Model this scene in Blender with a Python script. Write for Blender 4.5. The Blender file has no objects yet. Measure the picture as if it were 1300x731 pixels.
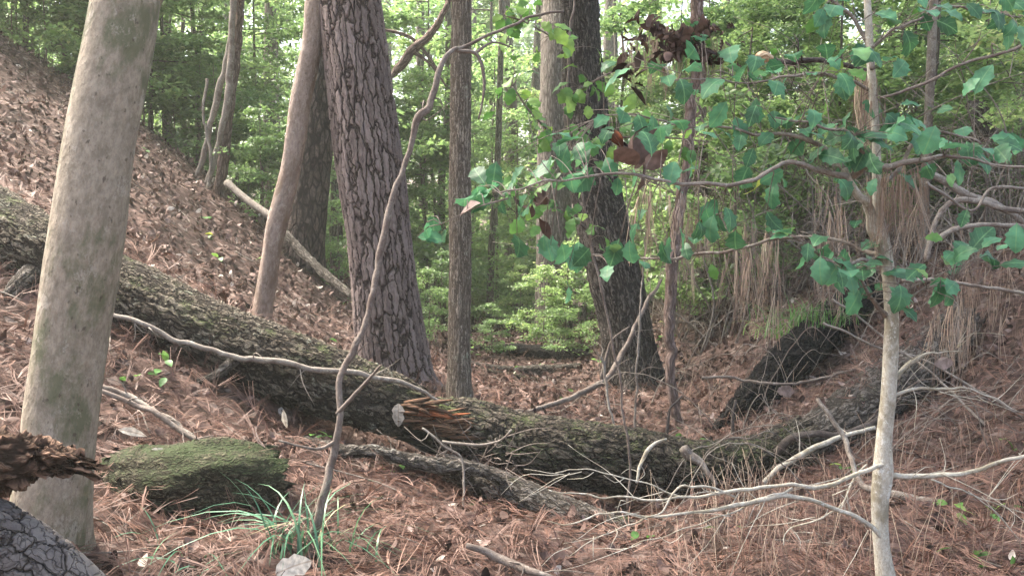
import bpy, math, random
import numpy as np
from mathutils import Vector
rng = np.random.default_rng(7); random.seed(7)
C = bpy.context.scene.collection
SC = bpy.context.scene
PI = math.pi
# ------------------------------------------------------------------ camera
F = 1126.0; PITCH = math.atan(75/F); CZ = 1.5
FW = np.array([0, math.cos(PITCH), -math.sin(PITCH)]); UP = np.array([0, math.sin(PITCH), math.cos(PITCH)])
def W(px, py, d):
    return np.array([0, 0, CZ]) + d*FW + d*(px-650)/F*np.array([1., 0, 0]) - d*(py-365.5)/F*UP
cam = bpy.data.cameras.new('camera'); co = bpy.data.objects.new('camera', cam); C.objects.link(co)
co.location = (0, 0, CZ); co.rotation_euler = (PI/2-PITCH, 0, 0)
cam.sensor_width = 36; cam.lens = 36*F/1300; cam.clip_end = 600; cam.clip_start = 0.05
SC.camera = co
# ------------------------------------------------------------------ noise
def _h(i, j, k, s):
    n = (i*374761393 + j*668265263 + k*2147483647 + s*1274126177) & 0xffffffff
    n = ((n ^ (n >> 13))*1274126177) & 0xffffffff
    n = ((n ^ (n >> 16))*2246822519) & 0xffffffff
    return ((n ^ (n >> 15)) & 0xffffff)/float(0xffffff)
def vn(p, s=0):
    p = np.asarray(p, float); b = np.floor(p).astype(np.int64); f = p-b; f = f*f*(3-2*f)
    r = 0
    for dx in (0, 1):
        for dy in (0, 1):
            for dz in (0, 1):
                w = (f[:, 0] if dx else 1-f[:, 0])*(f[:, 1] if dy else 1-f[:, 1])*(f[:, 2] if dz else 1-f[:, 2])
                r = r + w*_h(b[:, 0]+dx, b[:, 1]+dy, b[:, 2]+dz, s)
    return r*2-1
def fbm(p, o=3, s=0):
    r = 0; a = 1
    for k in range(o): r = r + a*vn(np.asarray(p)*(2**k), s+k); a *= .5
    return r
def sm(a, b, x):
    t = np.clip((x-a)/(b-a), 0, 1); return t*t*(3-2*t)
# ------------------------------------------------------------------ terrain
CP = [(-100,720,2.7),(60,704,3.05),(300,745,3.0),(650,775,3.1),(1000,790,3.1),(1128,775,3.0),(1320,760,3.1),
 (240,668,3.55),(240,590,4.0),(370,694,3.3),(400,610,4.3),(300,515,4.8),(150,455,4.5),(10,410,4.5),(-120,330,4.7),(0,335,5.0),
 (200,335,6.2),(90,262,6.6),(330,427,6.9),(450,455,7.0),(0,215,6.6),(500,487,6.9),(582,512,6.4),(620,500,8),
 (200,250,8.8),(0,130,8.6),(100,170,9),(0,48,11),(100,112,12),(200,182,12),(290,262,11),(310,262,12.5),(385,330,10.5),(440,378,11),(380,395,8.6),
 (200,200,19),(0,120,19),(300,262,19),(-300,0,19),(-300,0,9),(-200,180,6),
 (600,445,12),(720,468,11),(650,425,18),(600,395,30),(700,392,30),(450,385,18),(650,362,50),
 (800,495,9.3),(880,560,7.0),(870,490,9),(1000,535,6.7),(950,455,8.6),(900,408,10.5),(1080,385,8.6),(850,420,12),
 (1150,570,5.5),(1060,575,5.9),(1130,505,6.3),(1210,450,6.6),(1250,500,5.8),(1300,410,6.3),(1300,330,7.3),(1200,345,8),(1100,335,9.6),(1000,345,10.6),(900,372,13),
 (1300,285,12),(1000,330,15),(1300,305,25),(1000,335,28),(1500,300,8),(1500,420,5),
 (1000,650,4.6),(1200,650,4.3),(1300,640,4.1),(1300,560,4.9),(1120,610,4.9),(800,700,3.9),(740,660,5.1),(740,634,5.8),(760,606,6.6),(640,655,5.0),(700,545,7.3),
 (600,650,4.4),(500,640,4.3),(470,582,5.2),(580,625,5.1),(900,640,5.1)]
P = [W(*c) for c in CP]
P += [np.array(v, float) for v in [(-2,0,.1),(2,0,.1),(0,-6,.2),(-8,-3,2),(8,-3,1.6),(-14,4,5),(14,4,3),(-35,10,6),(35,10,5),(-35,60,5),(35,60,4),(-90,40,8),(90,40,7),
     (0,85,1.5),(-60,110,8),(0,130,8),(60,110,8),(-90,-20,8),(90,-20,8)]]
P = np.array(P); S0 = 10.0
def K(a, b):
    d2 = ((a[:, None, 0]-b[None, :, 0])**2 + (a[:, None, 1]-b[None, :, 1])**2)/S0**2 + 1e-12
    return .5*d2*np.log(d2)
n = len(P); A = np.zeros((n+3, n+3)); A[:n, :n] = K(P, P) + np.eye(n)*2e-4
A[:n, n] = 1; A[:n, n+1:] = P[:, :2]/S0; A[n:, :n] = A[:n, n:].T
sol = np.linalg.solve(A, np.concatenate([P[:, 2], [0, 0, 0]]))
def H(x, y, fine=True):
    x = np.atleast_1d(np.asarray(x, float)).ravel(); y = np.atleast_1d(np.asarray(y, float)).ravel()
    out = np.empty(len(x))
    for i in range(0, len(x), 20000):
        q = np.stack([x[i:i+20000], y[i:i+20000]], 1)
        out[i:i+20000] = K(q, P) @ sol[:n] + sol[n] + q @ sol[n+1:]/S0
    r = np.hypot(x, y)
    p = np.stack([x, y, x*0], 1)
    out += fbm(p*.9, 2, 3)*.06*sm(2, 6, r) + fbm(p*3.1, 3, 9)*.04
    if fine: out += fbm(p*13, 2, 21)*.008
    return out
def HN(x, y):
    e = .04; a = H(x-e, y); b = H(x+e, y); c = H(x, y-e); d = H(x, y+e)
    nn = np.stack([(a-b)/(2*e), (c-d)/(2*e), np.ones(len(a))], 1)
    return nn/np.linalg.norm(nn, axis=1)[:, None]
def h1(x, y): return float(H([x], [y])[0])
# ------------------------------------------------------------------ mesh helpers
class Acc:
    def __init__(s): s.v = []; s.q = []; s.b = []; s.t = []; s.n = 0
    def add(s, v, q, b=None, t=0.5):
        v = np.asarray(v, float); q = np.asarray(q, int)
        s.v.append(v); s.q.append(q+s.n); s.n += len(v)
        s.b.append(v if b is None else b); s.t.append(np.broadcast_to(np.asarray(t, float), (len(v),)))
        return s
    def build(s, name, mats, parent=None, loc=None, smooth=True, link=True):
        v = np.concatenate(s.v); q = np.concatenate(s.q); b = np.concatenate(s.b); t = np.concatenate(s.t)
        off = np.array(parent.location) if parent is not None and loc is None else (np.array(loc, float) if loc is not None else np.zeros(3))
        if parent is not None: off = np.array(parent.location)
        me = bpy.data.meshes.new(name); me.vertices.add(len(v)); me.vertices.foreach_set('co', (v-off).astype(np.float32).ravel())
        me.loops.add(q.size); me.loops.foreach_set('vertex_index', q.astype(np.int32).ravel())
        me.polygons.add(len(q)); me.polygons.foreach_set('loop_start', np.arange(0, q.size, 4, dtype=np.int32))
        me.polygons.foreach_set('use_smooth', np.full(len(q), smooth))
        a = me.attributes.new('bco', 'FLOAT_VECTOR', 'POINT'); a.data.foreach_set('vector', b.astype(np.float32).ravel())
        a = me.attributes.new('tint', 'FLOAT', 'POINT'); a.data.foreach_set('value', t.astype(np.float32).ravel())
        me.update(calc_edges=True); me.materials.append(mats)
        o = bpy.data.objects.new(name, me); C.objects.link(o)
        if parent is not None: o.parent = parent
        elif loc is not None: o.location = loc
        return o
def spline(pts, ds):
    pts = np.asarray(pts, float); m = len(pts)
    if m == 2: pts = np.stack([pts[0], pts.mean(0), pts[1]]); m = 3
    e = np.concatenate([[2*pts[0]-pts[1]], pts, [2*pts[-1]-pts[-2]]]); out = []
    for i in range(m-1):
        p0, p1, p2, p3 = e[i:i+4]; L = np.linalg.norm((p2-p1)[:3]); k = max(1, int(math.ceil(L/ds)))
        t = (np.arange(k)/k)[:, None]
        out.append(.5*(2*p1+(p2-p0)*t+(2*p0-5*p1+4*p2-p3)*t**2+(3*p1-p0-3*p2+p3)*t**3))
    out.append(pts[-1:]); return np.concatenate(out)
def tube(pts, rad, na=8, ds=.05, rough=0, rf=3., seed=0, jag0=0, jag1=0, flat=1., lobes=0, lobe_len=.5, wob=0):
    """swept limb. returns verts, quads, bark coordinates"""
    pr = np.concatenate([np.asarray(pts, float), np.asarray(rad, float)[:, None]], 1)
    s = spline(pr, ds); c = s[:, :3].copy(); r = np.maximum(s[:, 3], .0006); m = len(c)
    if wob: c += np.stack([fbm(np.stack([np.arange(m)*ds*6, np.zeros(m)+k*9, np.zeros(m)+seed], 1), 3, seed+k) for k in range(3)], 1)*wob
    t = np.gradient(c, axis=0); t /= np.linalg.norm(t, axis=1)[:, None]+1e-12
    ref = np.array([0, 0, 1.]) if abs(t[0, 2]) < .8 else np.array([0, 1., 0]); u = np.empty((m, 3))
    a = np.cross(ref, t[0]); u[0] = a/np.linalg.norm(a)
    for i in range(1, m):
        a = u[i-1]-t[i]*np.dot(u[i-1], t[i]); u[i] = a/np.linalg.norm(a)
    w = np.cross(t, u); L = np.concatenate([[0], np.cumsum(np.linalg.norm(np.diff(c, axis=0), axis=1))])
    th = np.arange(na)/na*2*PI; ct, st = np.cos(th), np.sin(th)
    R = np.repeat(r[:, None], na, 1)
    pp = np.stack([np.outer(np.ones(m), ct)*r[:, None]*3, np.outer(np.ones(m), st)*r[:, None]*3, np.repeat(L[:, None], na, 1)], 2).reshape(-1, 3)
    if rough: R = R*(1+rough*fbm(pp*rf, 3, seed+5).reshape(m, na))
    if lobes:
        fl = np.exp(-L/lobe_len)[:, None]
        R = R*(1+fl*.35*(np.cos(lobes*th+seed+.6*np.sin(th*2+seed))[None, :]+.6))
    V = c[:, None, :]+R[:, :, None]*(ct[None, :, None]*u[:, None, :]+st[None, :, None]*w[:, None, :]*flat)
    if jag0 or jag1:
        jn = fbm(np.stack([ct*2.5, st*2.5, ct*0+seed], 1), 3, seed+77)
        sp = rng.random(na)
        if jag0: k = np.exp(-(L)/(jag0*.7))[:, None]; V -= t[0]*(k*jag0*(jn+sp*.5)[None, :])[:, :, None]
        if jag1: k = np.exp(-(L[-1]-L)/(jag1*.7))[:, None]; V += t[-1]*(k*jag1*(jn+sp*.5)[None, :])[:, :, None]
    B = np.stack([r[:, None]*ct, r[:, None]*st, np.repeat(L[:, None], na, 1)], 2)+seed*1.37
    for e, sg in ((0, -1), (m-1, 1)):
        q = c[e]+sg*t[e]*r[e]*(.35 if not (jag0 or jag1) else -.2)
        ring = q+(V[e]-c[e])*.03; bb = B[e]*.5
        if sg < 0: V = np.concatenate([ring[None], V]); B = np.concatenate([bb[None], B])
        else: V = np.concatenate([V, ring[None]]); B = np.concatenate([B, bb[None]])
    m = len(V); i = np.arange(m-1)[:, None]*na; j = np.arange(na)[None, :]; j2 = (j+1) % na
    q = np.stack([i+j, i+j2, i+na+j2, i+na+j], 2).reshape(-1, 4)
    return V.reshape(-1, 3), q, B.reshape(-1, 3)
def pw(lst):
    """(px,py,depth,width_px) list -> points, radii"""
    p = [W(a[0], a[1], a[2]) for a in lst]; r = [a[3]/2/F*a[2] for a in lst]; return p, r
def scatter(acc, tmpl, pos, zax, spin, scale, tint):
    """tmpl=(v,q); one rotated copy per point"""
    v, q = tmpl; N = len(pos)
    if N == 0: return
    z = zax/np.linalg.norm(zax, axis=1)[:, None]
    a = np.where(np.abs(z[:, 2:3]) < .9, np.array([[0, 0, 1.]]), np.array([[1., 0, 0]]))
    x = np.cross(a, z); x /= np.linalg.norm(x, axis=1)[:, None]; y = np.cross(z, x)
    cs, sn = np.cos(spin)[:, None], np.sin(spin)[:, None]
    x, y = x*cs+y*sn, -x*sn+y*cs
    sc = np.asarray(scale)
    vv = (v[None, :, 0:1]*x[:, None]+v[None, :, 1:2]*y[:, None]+v[None, :, 2:3]*z[:, None])*sc[:, None, None]+pos[:, None]
    k = len(v); qq = (q[None]+(np.arange(N)*k)[:, None, None]).reshape(-1, 4)
    acc.add(vv.reshape(-1, 3), qq, t=np.repeat(tint, k), b=np.tile(v, (N, 1)))
def leaf_t(prof, curl=.3, fold=.3, twist=0., wav=0.):
    """leaf along +x, length 1. prof: (t, halfwidth)"""
    rows = []
    for t, w in prof:
        a = curl*t*1.6
        k_ = curl*1.6; x = math.sin(a)/k_ if abs(curl) > .01 else t
        z = -(1-math.cos(a))/k_ if abs(curl) > .01 else 0
        tw = twist*t; w = max(w, .004)
        rows += [(x-w*.1, w*math.cos(tw), z+w*(fold+math.sin(tw))+wav*math.sin(t*17)*w), (x, 0, z), (x-w*.1, -w*math.cos(tw), z+w*(fold-math.sin(tw))+wav*math.cos(t*15)*w)]
    m = len(prof); q = []
    for i in range(m-1):
        for k in (0, 1): q.append((i*3+k, i*3+k+1, i*3+k+4, i*3+k+3))
    return np.array(rows), np.array(q)
P_OVAL = [(0, .01), (.15, .16), (.35, .27), (.6, .27), (.85, .13), (1, .01)]
P_OAK = [(0, .012), (.06, .03), (.16, .15), (.24, .22), (.30, .2), (.40, .28), (.47, .34), (.52, .28), (.62, .31), (.70, .36), (.76, .26), (.86, .19), (.93, .12), (1, .01)]
P_BIG = [(0, .02), (.12, .16), (.3, .26), (.42, .2), (.6, .27), (.72, .2), (.88, .13), (1, .02)]
P_LOBE = [(0, .01), (.12, .05), (.22, .22), (.3, .08), (.42, .3), (.52, .1), (.64, .33), (.75, .12), (.86, .18), (1, .02)]
P_NARR = [(0, .01), (.2, .1), (.5, .15), (.8, .09), (1, .01)]
def quad_leaf(): return np.array([(0, 0, 0), (.5, .3, .06), (1, 0, -.08), (.5, -.3, .06)]), np.array([(0, 1, 2, 3)])
def needle_t(bend, spread, nn=3, wd=.011, rows=4):
    V = []; Q = []
    for k in range(nn):
        a0 = (k-(nn-1)/2)*spread+random.uniform(-.04, .04); b = bend*random.uniform(.6, 1.3); lz = random.uniform(-.05, .12)
        base = len(V)
        for i in range(rows):
            t = i/(rows-1); a = a0+b*t; x = t*math.cos(a0+b*t*.5); y = t*math.sin(a0+b*t*.5); w = wd*(1-.5*t)
            z = lz*math.sin(t*PI)+.01*k
            V += [(x-w*math.sin(a), y+w*math.cos(a), z), (x+w*math.sin(a), y-w*math.cos(a), z+w*.6)]
        for i in range(rows-1): Q.append((base+2*i, base+2*i+1, base+2*i+3, base+2*i+2))
    return np.array(V), np.array(Q)
# ------------------------------------------------------------------ materials
def nt(name):
    m = bpy.data.materials.new(name); m.use_nodes = True; t = m.node_tree; t.nodes.clear()
    def N(ty, **k):
        nd = t.nodes.new(ty)
        for a, b in k.items():
            if a.startswith('i_'):
                nd.inputs[a[2:].replace('_', ' ')].default_value = b
            else: setattr(nd, a, b)
        return nd
    def Lk(a, b): t.links.new(a, b)
    return m, t, N, Lk
def ramp(N, stops):
    r = N('ShaderNodeValToRGB'); e = r.color_ramp.elements
    while len(e) < len(stops): e.new(.5)
    for i, (p, c) in enumerate(stops): e[i].position = p; e[i].color = (*c, 1)
    return r
def maprange(N, Lk, src, a, b, c=0., d=1., smooth=True):
    m = N('ShaderNodeMapRange'); m.interpolation_type = 'SMOOTHSTEP' if smooth else 'LINEAR'
    Lk(src, m.inputs[0]); m.inputs[1].default_value = a; m.inputs[2].default_value = b; m.inputs[3].default_value = c; m.inputs[4].default_value = d
    return m.outputs[0]
def mixc(N, Lk, f, a, b):
    m = N('ShaderNodeMix', data_type='RGBA')
    for k, s in ((0, f), (6, a), (7, b)):
        if hasattr(s, 'links'): Lk(s, m.inputs[k])
        elif k == 0: m.inputs[0].default_value = s
        else: m.inputs[k].default_value = (*s, 1)
    return m.outputs[2]
def mth(N, Lk, op, a, b):
    m = N('ShaderNodeMath', operation=op)
    for k, s in ((0, a), (1, b)):
        if hasattr(s, 'links'): Lk(s, m.inputs[k])
        else: m.inputs[k].default_value = s
    return m.outputs[0]
def bark(name, p1, p2, fur, scale=16, stretch=.28, depth=.02, fw=.16, warp=.35, moss=0., moss_c=(.055, .075, .02), lich=0., lich_c=(.42, .44, .38), real=True, fine=1., rough=.9, patch=None, crack=.45):
    m, t, N, Lk = nt(name)
    at = N('ShaderNodeAttribute', attribute_name='bco').outputs['Vector']
    nw = N('ShaderNodeTexNoise'); nw.inputs['Scale'].default_value = scale*.6; nw.inputs['Detail'].default_value = 3; Lk(at, nw.inputs['Vector'])
    sub = N('ShaderNodeVectorMath', operation='SUBTRACT'); Lk(nw.outputs['Color'], sub.inputs[0]); sub.inputs[1].default_value = (.5, .5, .5)
    scl = N('ShaderNodeVectorMath', operation='SCALE'); Lk(sub.outputs[0], scl.inputs[0]); scl.inputs['Scale'].default_value = warp/scale*2.2
    ad = N('ShaderNodeVectorMath', operation='ADD'); Lk(at, ad.inputs[0]); Lk(scl.outputs[0], ad.inputs[1])
    mp = N('ShaderNodeMapping'); Lk(ad.outputs[0], mp.inputs['Vector']); mp.inputs['Scale'].default_value = (scale, scale, scale*stretch)
    vo = N('ShaderNodeTexVoronoi', feature='DISTANCE_TO_EDGE'); vo.inputs['Scale'].default_value = 1; Lk(mp.outputs[0], vo.inputs['Vector'])
    vc = N('ShaderNodeTexVoronoi', feature='F1'); vc.inputs['Scale'].default_value = 1; Lk(mp.outputs[0], vc.inputs['Vector'])
    cellv = N('ShaderNodeSeparateColor'); Lk(vc.outputs['Color'], cellv.inputs[0])
    vd = mth(N, Lk, 'MULTIPLY', vo.outputs['Distance'], mth(N, Lk, 'ADD', .25, mth(N, Lk, 'MULTIPLY', nw.outputs['Fac'], 2.2)))
    mp3 = N('ShaderNodeMapping'); Lk(ad.outputs[0], mp3.inputs['Vector']); mp3.inputs['Scale'].default_value = (scale*2.3, scale*2.3, scale*stretch*2.9)
    v2 = N('ShaderNodeTexVoronoi', feature='DISTANCE_TO_EDGE'); v2.inputs['Scale'].default_value = 1; Lk(mp3.outputs[0], v2.inputs['Vector'])
    f2 = maprange(N, Lk, v2.outputs['Distance'], 0, fw*.9, crack, 1.)
    f = mth(N, Lk, 'MULTIPLY', maprange(N, Lk, vd, 0, fw*1.3), f2)
    nf = N('ShaderNodeTexNoise'); nf.inputs['Scale'].default_value = 1; nf.inputs['Detail'].default_value = 8; nf.inputs['Roughness'].default_value = .65
    mp2 = N('ShaderNodeMapping'); Lk(at, mp2.inputs['Vector']); mp2.inputs['Scale'].default_value = (scale*3, scale*3, scale*3*min(1, stretch*1.8)); Lk(mp2.outputs[0], nf.inputs['Vector'])
    nl = N('ShaderNodeTexNoise'); nl.inputs['Scale'].default_value = 3.2; nl.inputs['Detail'].default_value = 6; nl.inputs['Roughness'].default_value = .62; Lk(at, nl.inputs['Vector'])
    k = mth(N, Lk, 'ADD', mth(N, Lk, 'MULTIPLY', cellv.outputs[0], .3), mth(N, Lk, 'MULTIPLY', nf.outputs[0], .9))
    col = mixc(N, Lk, maprange(N, Lk, k, .25, .85), p1, p2)
    if patch: col = mixc(N, Lk, maprange(N, Lk, nl.outputs[0], .47, .62), col, patch)
    col = mixc(N, Lk, f, fur, col)
    if lich:
        n3 = N('ShaderNodeTexNoise'); n3.inputs['Scale'].default_value = 9; n3.inputs['Detail'].default_value = 9; n3.inputs['Roughness'].default_value = .75; Lk(at, n3.inputs['Vector'])
        lm = maprange(N, Lk, n3.outputs[0], .62-.16*lich, .68-.12*lich); lm = mth(N, Lk, 'MULTIPLY', lm, f)
        col = mixc(N, Lk, mth(N, Lk, 'MULTIPLY', lm, .75), col, lich_c)
    if moss:
        g = N('ShaderNodeNewGeometry'); sx = N('ShaderNodeSeparateXYZ'); Lk(g.outputs['Normal'], sx.inputs[0])
        n4 = N('ShaderNodeTexNoise'); n4.inputs['Scale'].default_value = 7; n4.inputs['Detail'].default_value = 8; n4.inputs['Roughness'].default_value = .7; Lk(at, n4.inputs['Vector'])
        mm = mth(N, Lk, 'ADD', mth(N, Lk, 'MULTIPLY', sx.outputs[2], .32), mth(N, Lk, 'MULTIPLY', n4.outputs[0], 1.0))
        mm = maprange(N, Lk, mm, .95-.35*moss, 1.15-.35*moss)
        mc = mixc(N, Lk, nf.outputs[0], tuple(c*.6 for c in moss_c), tuple(c*1.6 for c in moss_c))
        col = mixc(N, Lk, mth(N, Lk, 'MULTIPLY', mm, .9), col, mc)
    b = N('ShaderNodeBsdfPrincipled'); Lk(col, b.inputs['Base Color']); b.inputs['Roughness'].default_value = rough; b.inputs['Specular IOR Level'].default_value = .12
    hh = mth(N, Lk, 'ADD', mth(N, Lk, 'MULTIPLY', f, .7), mth(N, Lk, 'MULTIPLY', nf.outputs[0], .45*fine))
    hh = mth(N, Lk, 'ADD', hh, mth(N, Lk, 'MULTIPLY', mth(N, Lk, 'MULTIPLY', cellv.outputs[1], f), .35))
    out = N('ShaderNodeOutputMaterial'); Lk(b.outputs[0], out.inputs[0])
    if real:
        dp = N('ShaderNodeDisplacement'); dp.inputs['Midlevel'].default_value = .7; dp.inputs['Scale'].default_value = depth; Lk(hh, dp.inputs['Height']); Lk(dp.outputs[0], out.inputs['Displacement'])
        m.displacement_method = 'BOTH'
    else:
        bp = N('ShaderNodeBump'); bp.inputs['Distance'].default_value = depth; bp.inputs['Strength'].default_value = 1; Lk(hh, bp.inputs['Height']); Lk(bp.outputs[0], b.inputs['Normal'])
    return m
def smoothbark(name, a, b, patch, speck, sc=1., bump=.003, lich=(.45, .43, .38), vs=1.):
    m, t, N, Lk = nt(name); at = N('ShaderNodeAttribute', attribute_name='bco').outputs['Vector']
    def noise(s, d=6, r=.6, st=1.):
        n_ = N('ShaderNodeTexNoise'); n_.inputs['Scale'].default_value = 1; n_.inputs['Detail'].default_value = d; n_.inputs['Roughness'].default_value = r
        mp = N('ShaderNodeMapping'); mp.inputs['Scale'].default_value = (s*sc, s*sc, s*sc*st*vs); mp.inputs['Location'].default_value = (s, s*2, 0); Lk(at, mp.inputs[0]); Lk(mp.outputs[0], n_.inputs['Vector']); return n_.outputs[0]
    n1 = noise(38, 8, .75, .7); n2 = noise(5, 8, .72, .6); n3 = noise(60, 3, .5, .8); n4 = noise(9, 9, .8, .9)
    col = mixc(N, Lk, maprange(N, Lk, n1, .3, .7), a, b)
    col = mixc(N, Lk, mth(N, Lk, 'MULTIPLY', maprange(N, Lk, n2, .47, .6), .85), col, patch)
    col = mixc(N, Lk, mth(N, Lk, 'MULTIPLY', maprange(N, Lk, n4, .55, .62), .6), col, lich)
    col = mixc(N, Lk, mth(N, Lk, 'MULTIPLY', maprange(N, Lk, n3, .64, .72), .7), col, speck)
    b_ = N('ShaderNodeBsdfPrincipled'); Lk(col, b_.inputs['Base Color']); b_.inputs['Roughness'].default_value = .85; b_.inputs['Specular IOR Level'].default_value = .25
    bp = N('ShaderNodeBump'); bp.inputs['Distance'].default_value = bump; Lk(mth(N, Lk, 'ADD', n1, mth(N, Lk, 'ADD', n4, n3)), bp.inputs['Height']); Lk(bp.outputs[0], b_.inputs['Normal'])
    out = N('ShaderNodeOutputMaterial'); Lk(b_.outputs[0], out.inputs[0]); return m
def leafmat(name, stops, transl=.35, rough=.5, spec=.35, vary=.0, noise=30, vein=None):
    m, t, N, Lk = nt(name)
    at = N('ShaderNodeAttribute', attribute_name='tint').outputs['Fac']
    if vary:
        oi = N('ShaderNodeObjectInfo'); at = mth(N, Lk, 'ADD', at, mth(N, Lk, 'MULTIPLY', mth(N, Lk, 'SUBTRACT', oi.outputs['Random'], .5), vary))
    r = ramp(N, stops); Lk(at, r.inputs[0]); col = r.outputs[0]
    if vein:
        bc = N('ShaderNodeAttribute', attribute_name='bco').outputs['Vector']; sx = N('ShaderNodeSeparateXYZ'); Lk(bc, sx.inputs[0]); ay = mth(N, Lk, 'ABSOLUTE', sx.outputs[1], 0.)
        side = mth(N, Lk, 'FRACT', mth(N, Lk, 'MULTIPLY', mth(N, Lk, 'SUBTRACT', sx.outputs[0], mth(N, Lk, 'MULTIPLY', ay, .75)), 6.5), 0.)
        side = mth(N, Lk, 'MULTIPLY', maprange(N, Lk, mth(N, Lk, 'ABSOLUTE', mth(N, Lk, 'SUBTRACT', side, .5), 0.), .0, .1, 1., 0.), .35)
        mid = mth(N, Lk, 'MAXIMUM', side, maprange(N, Lk, ay, .008, .028, .8, 0.)); col = mixc(N, Lk, mid, col, vein)
    if noise:
        g = N('ShaderNodeNewGeometry'); nn = N('ShaderNodeTexNoise'); nn.inputs['Scale'].default_value = noise; nn.inputs['Detail'].default_value = 4; Lk(g.outputs['Position'], nn.inputs['Vector'])
        hv = N('ShaderNodeHueSaturation'); Lk(col, hv.inputs['Color']); Lk(maprange(N, Lk, nn.outputs[0], .3, .7, .72, 1.28), hv.inputs['Value']); col = hv.outputs[0]
    b = N('ShaderNodeBsdfPrincipled'); Lk(col, b.inputs['Base Color']); b.inputs['Roughness'].default_value = rough; b.inputs['Specular IOR Level'].default_value = spec
    out = N('ShaderNodeOutputMaterial')
    if transl:
        tr = N('ShaderNodeBsdfTranslucent'); Lk(col, tr.inputs[0]); mx = N('ShaderNodeMixShader'); mx.inputs[0].default_value = transl
        Lk(b.outputs[0], mx.inputs[1]); Lk(tr.outputs[0], mx.inputs[2]); Lk(mx.outputs[0], out.inputs[0])
    else: Lk(b.outputs[0], out.inputs[0])
    return m
def groundmat():
    m, t, N, Lk = nt('leaf_mould')
    g = N('ShaderNodeNewGeometry')
    n1 = N('ShaderNodeTexNoise'); n1.inputs['Scale'].default_value = 28; n1.inputs['Detail'].default_value = 8; n1.inputs['Roughness'].default_value = .7; Lk(g.outputs['Position'], n1.inputs['Vector'])
    n2 = N('ShaderNodeTexNoise'); n2.inputs['Scale'].default_value = 1.6; n2.inputs['Detail'].default_value = 5; Lk(g.outputs['Position'], n2.inputs['Vector'])
    vo = N('ShaderNodeTexVoronoi', feature='F1'); vo.inputs['Scale'].default_value = 22; vo.inputs['Randomness'].default_value = 1; Lk(g.outputs['Position'], vo.inputs['Vector'])
    sc = N('ShaderNodeSeparateColor'); Lk(vo.outputs['Color'], sc.inputs[0])
    c1 = ramp(N, [(.3, (.018, .012, .009)), (.55, (.075, .046, .036)), (.8, (.19, .12, .095))]); Lk(n1.outputs[0], c1.inputs[0])
    c2 = ramp(N, [(.0, (.03, .02, .016)), (.55, (.11, .07, .06)), (.9, (.22, .15, .13)), (1., (.4, .32, .28))]); Lk(sc.outputs[0], c2.inputs[0])
    col = mixc(N, Lk, .5, c1.outputs[0], c2.outputs[0])
    hv = N('ShaderNodeHueSaturation'); Lk(col, hv.inputs['Color']); Lk(maprange(N, Lk, n2.outputs[0], .3, .7, .75, 1.2), hv.inputs['Value'])
    b = N('ShaderNodeBsdfPrincipled'); Lk(hv.outputs[0], b.inputs['Base Color']); b.inputs['Roughness'].default_value = .95; b.inputs['Specular IOR Level'].default_value = .15
    bp = N('ShaderNodeBump'); bp.inputs['Distance'].default_value = .03; Lk(mth(N, Lk, 'ADD', n1.outputs[0], sc.outputs[1]), bp.inputs['Height']); Lk(bp.outputs[0], b.inputs['Normal'])
    out = N('ShaderNodeOutputMaterial'); Lk(b.outputs[0], out.inputs[0]); return m
M_ground = groundmat()
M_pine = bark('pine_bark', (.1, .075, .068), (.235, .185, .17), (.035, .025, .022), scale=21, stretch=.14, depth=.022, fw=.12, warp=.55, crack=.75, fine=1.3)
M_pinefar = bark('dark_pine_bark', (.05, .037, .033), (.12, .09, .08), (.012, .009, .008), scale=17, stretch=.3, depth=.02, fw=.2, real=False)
M_smooth = smoothbark('smooth_lichened_bark', (.165, .135, .1), (.33, .28, .215), (.105, .11, .06), (0.064, 0.049, 0.036), 1., .007, (0.384, 0.340, 0.281), .75)
M_slim = smoothbark('blotchy_pink_bark', (0.164, 0.119, 0.096), (0.303, 0.238, 0.200), (0.123, 0.086, 0.064), (0.066, 0.045, 0.036), 1.2, .006, (0.361, 0.320, 0.280), .7)
M_shag = bark('shaggy_strip_bark', (.15, .12, .095), (.31, .265, .215), (.06, .047, .036), scale=60, stretch=.07, depth=.008, fw=.3, warp=.7, lich=.25, lich_c=(.3, .31, .24), real=True)
M_log = bark('mossy_ridged_log_bark', (.07, .055, .042), (.2, .17, .135), (.018, .014, .011), scale=30, stretch=.16, depth=.02, fw=.3, warp=1.2, moss=.55, moss_c=(.07, .085, .036), lich=.4, lich_c=(.22, .235, .19))
M_log2 = bark('dark_damp_log_bark', (.04, .032, .026), (.14, .115, .09), (.012, .01, .008), scale=26, stretch=.28, depth=.02, fw=.24, warp=1., moss=.64, moss_c=(.055, .068, .026), lich=.3, lich_c=(.2, .2, .155))
M_black = bark('blackened_log_wood', (.008, .007, .007), (.032, .027, .024), (.004, .004, .004), scale=20, stretch=.2, depth=.025, fw=.2, warp=1.)
M_grey = bark('weathered_grey_bark', (.07, .06, .052), (.18, .158, .138), (.03, .025, .02), scale=34, stretch=.2, depth=.012, fw=.25, warp=1.1, moss=.25, lich=.3, lich_c=(.3, .3, .27))
M_mossy = bark('moss_covered_wood', (.045, .038, .028), (.15, .125, .09), (.02, .017, .012), scale=40, stretch=.5, depth=.009, fw=.35, warp=1.6, moss=.95, moss_c=(.034, .046, .02), lich=.5, lich_c=(.24, .21, .15), fine=2.)
M_rot = bark('rotten_brown_wood', (.085, .05, .035), (.27, .17, .12), (.02, .012, .008), scale=26, stretch=.3, depth=.03, fw=.35, warp=1.3, lich=.1)
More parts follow.
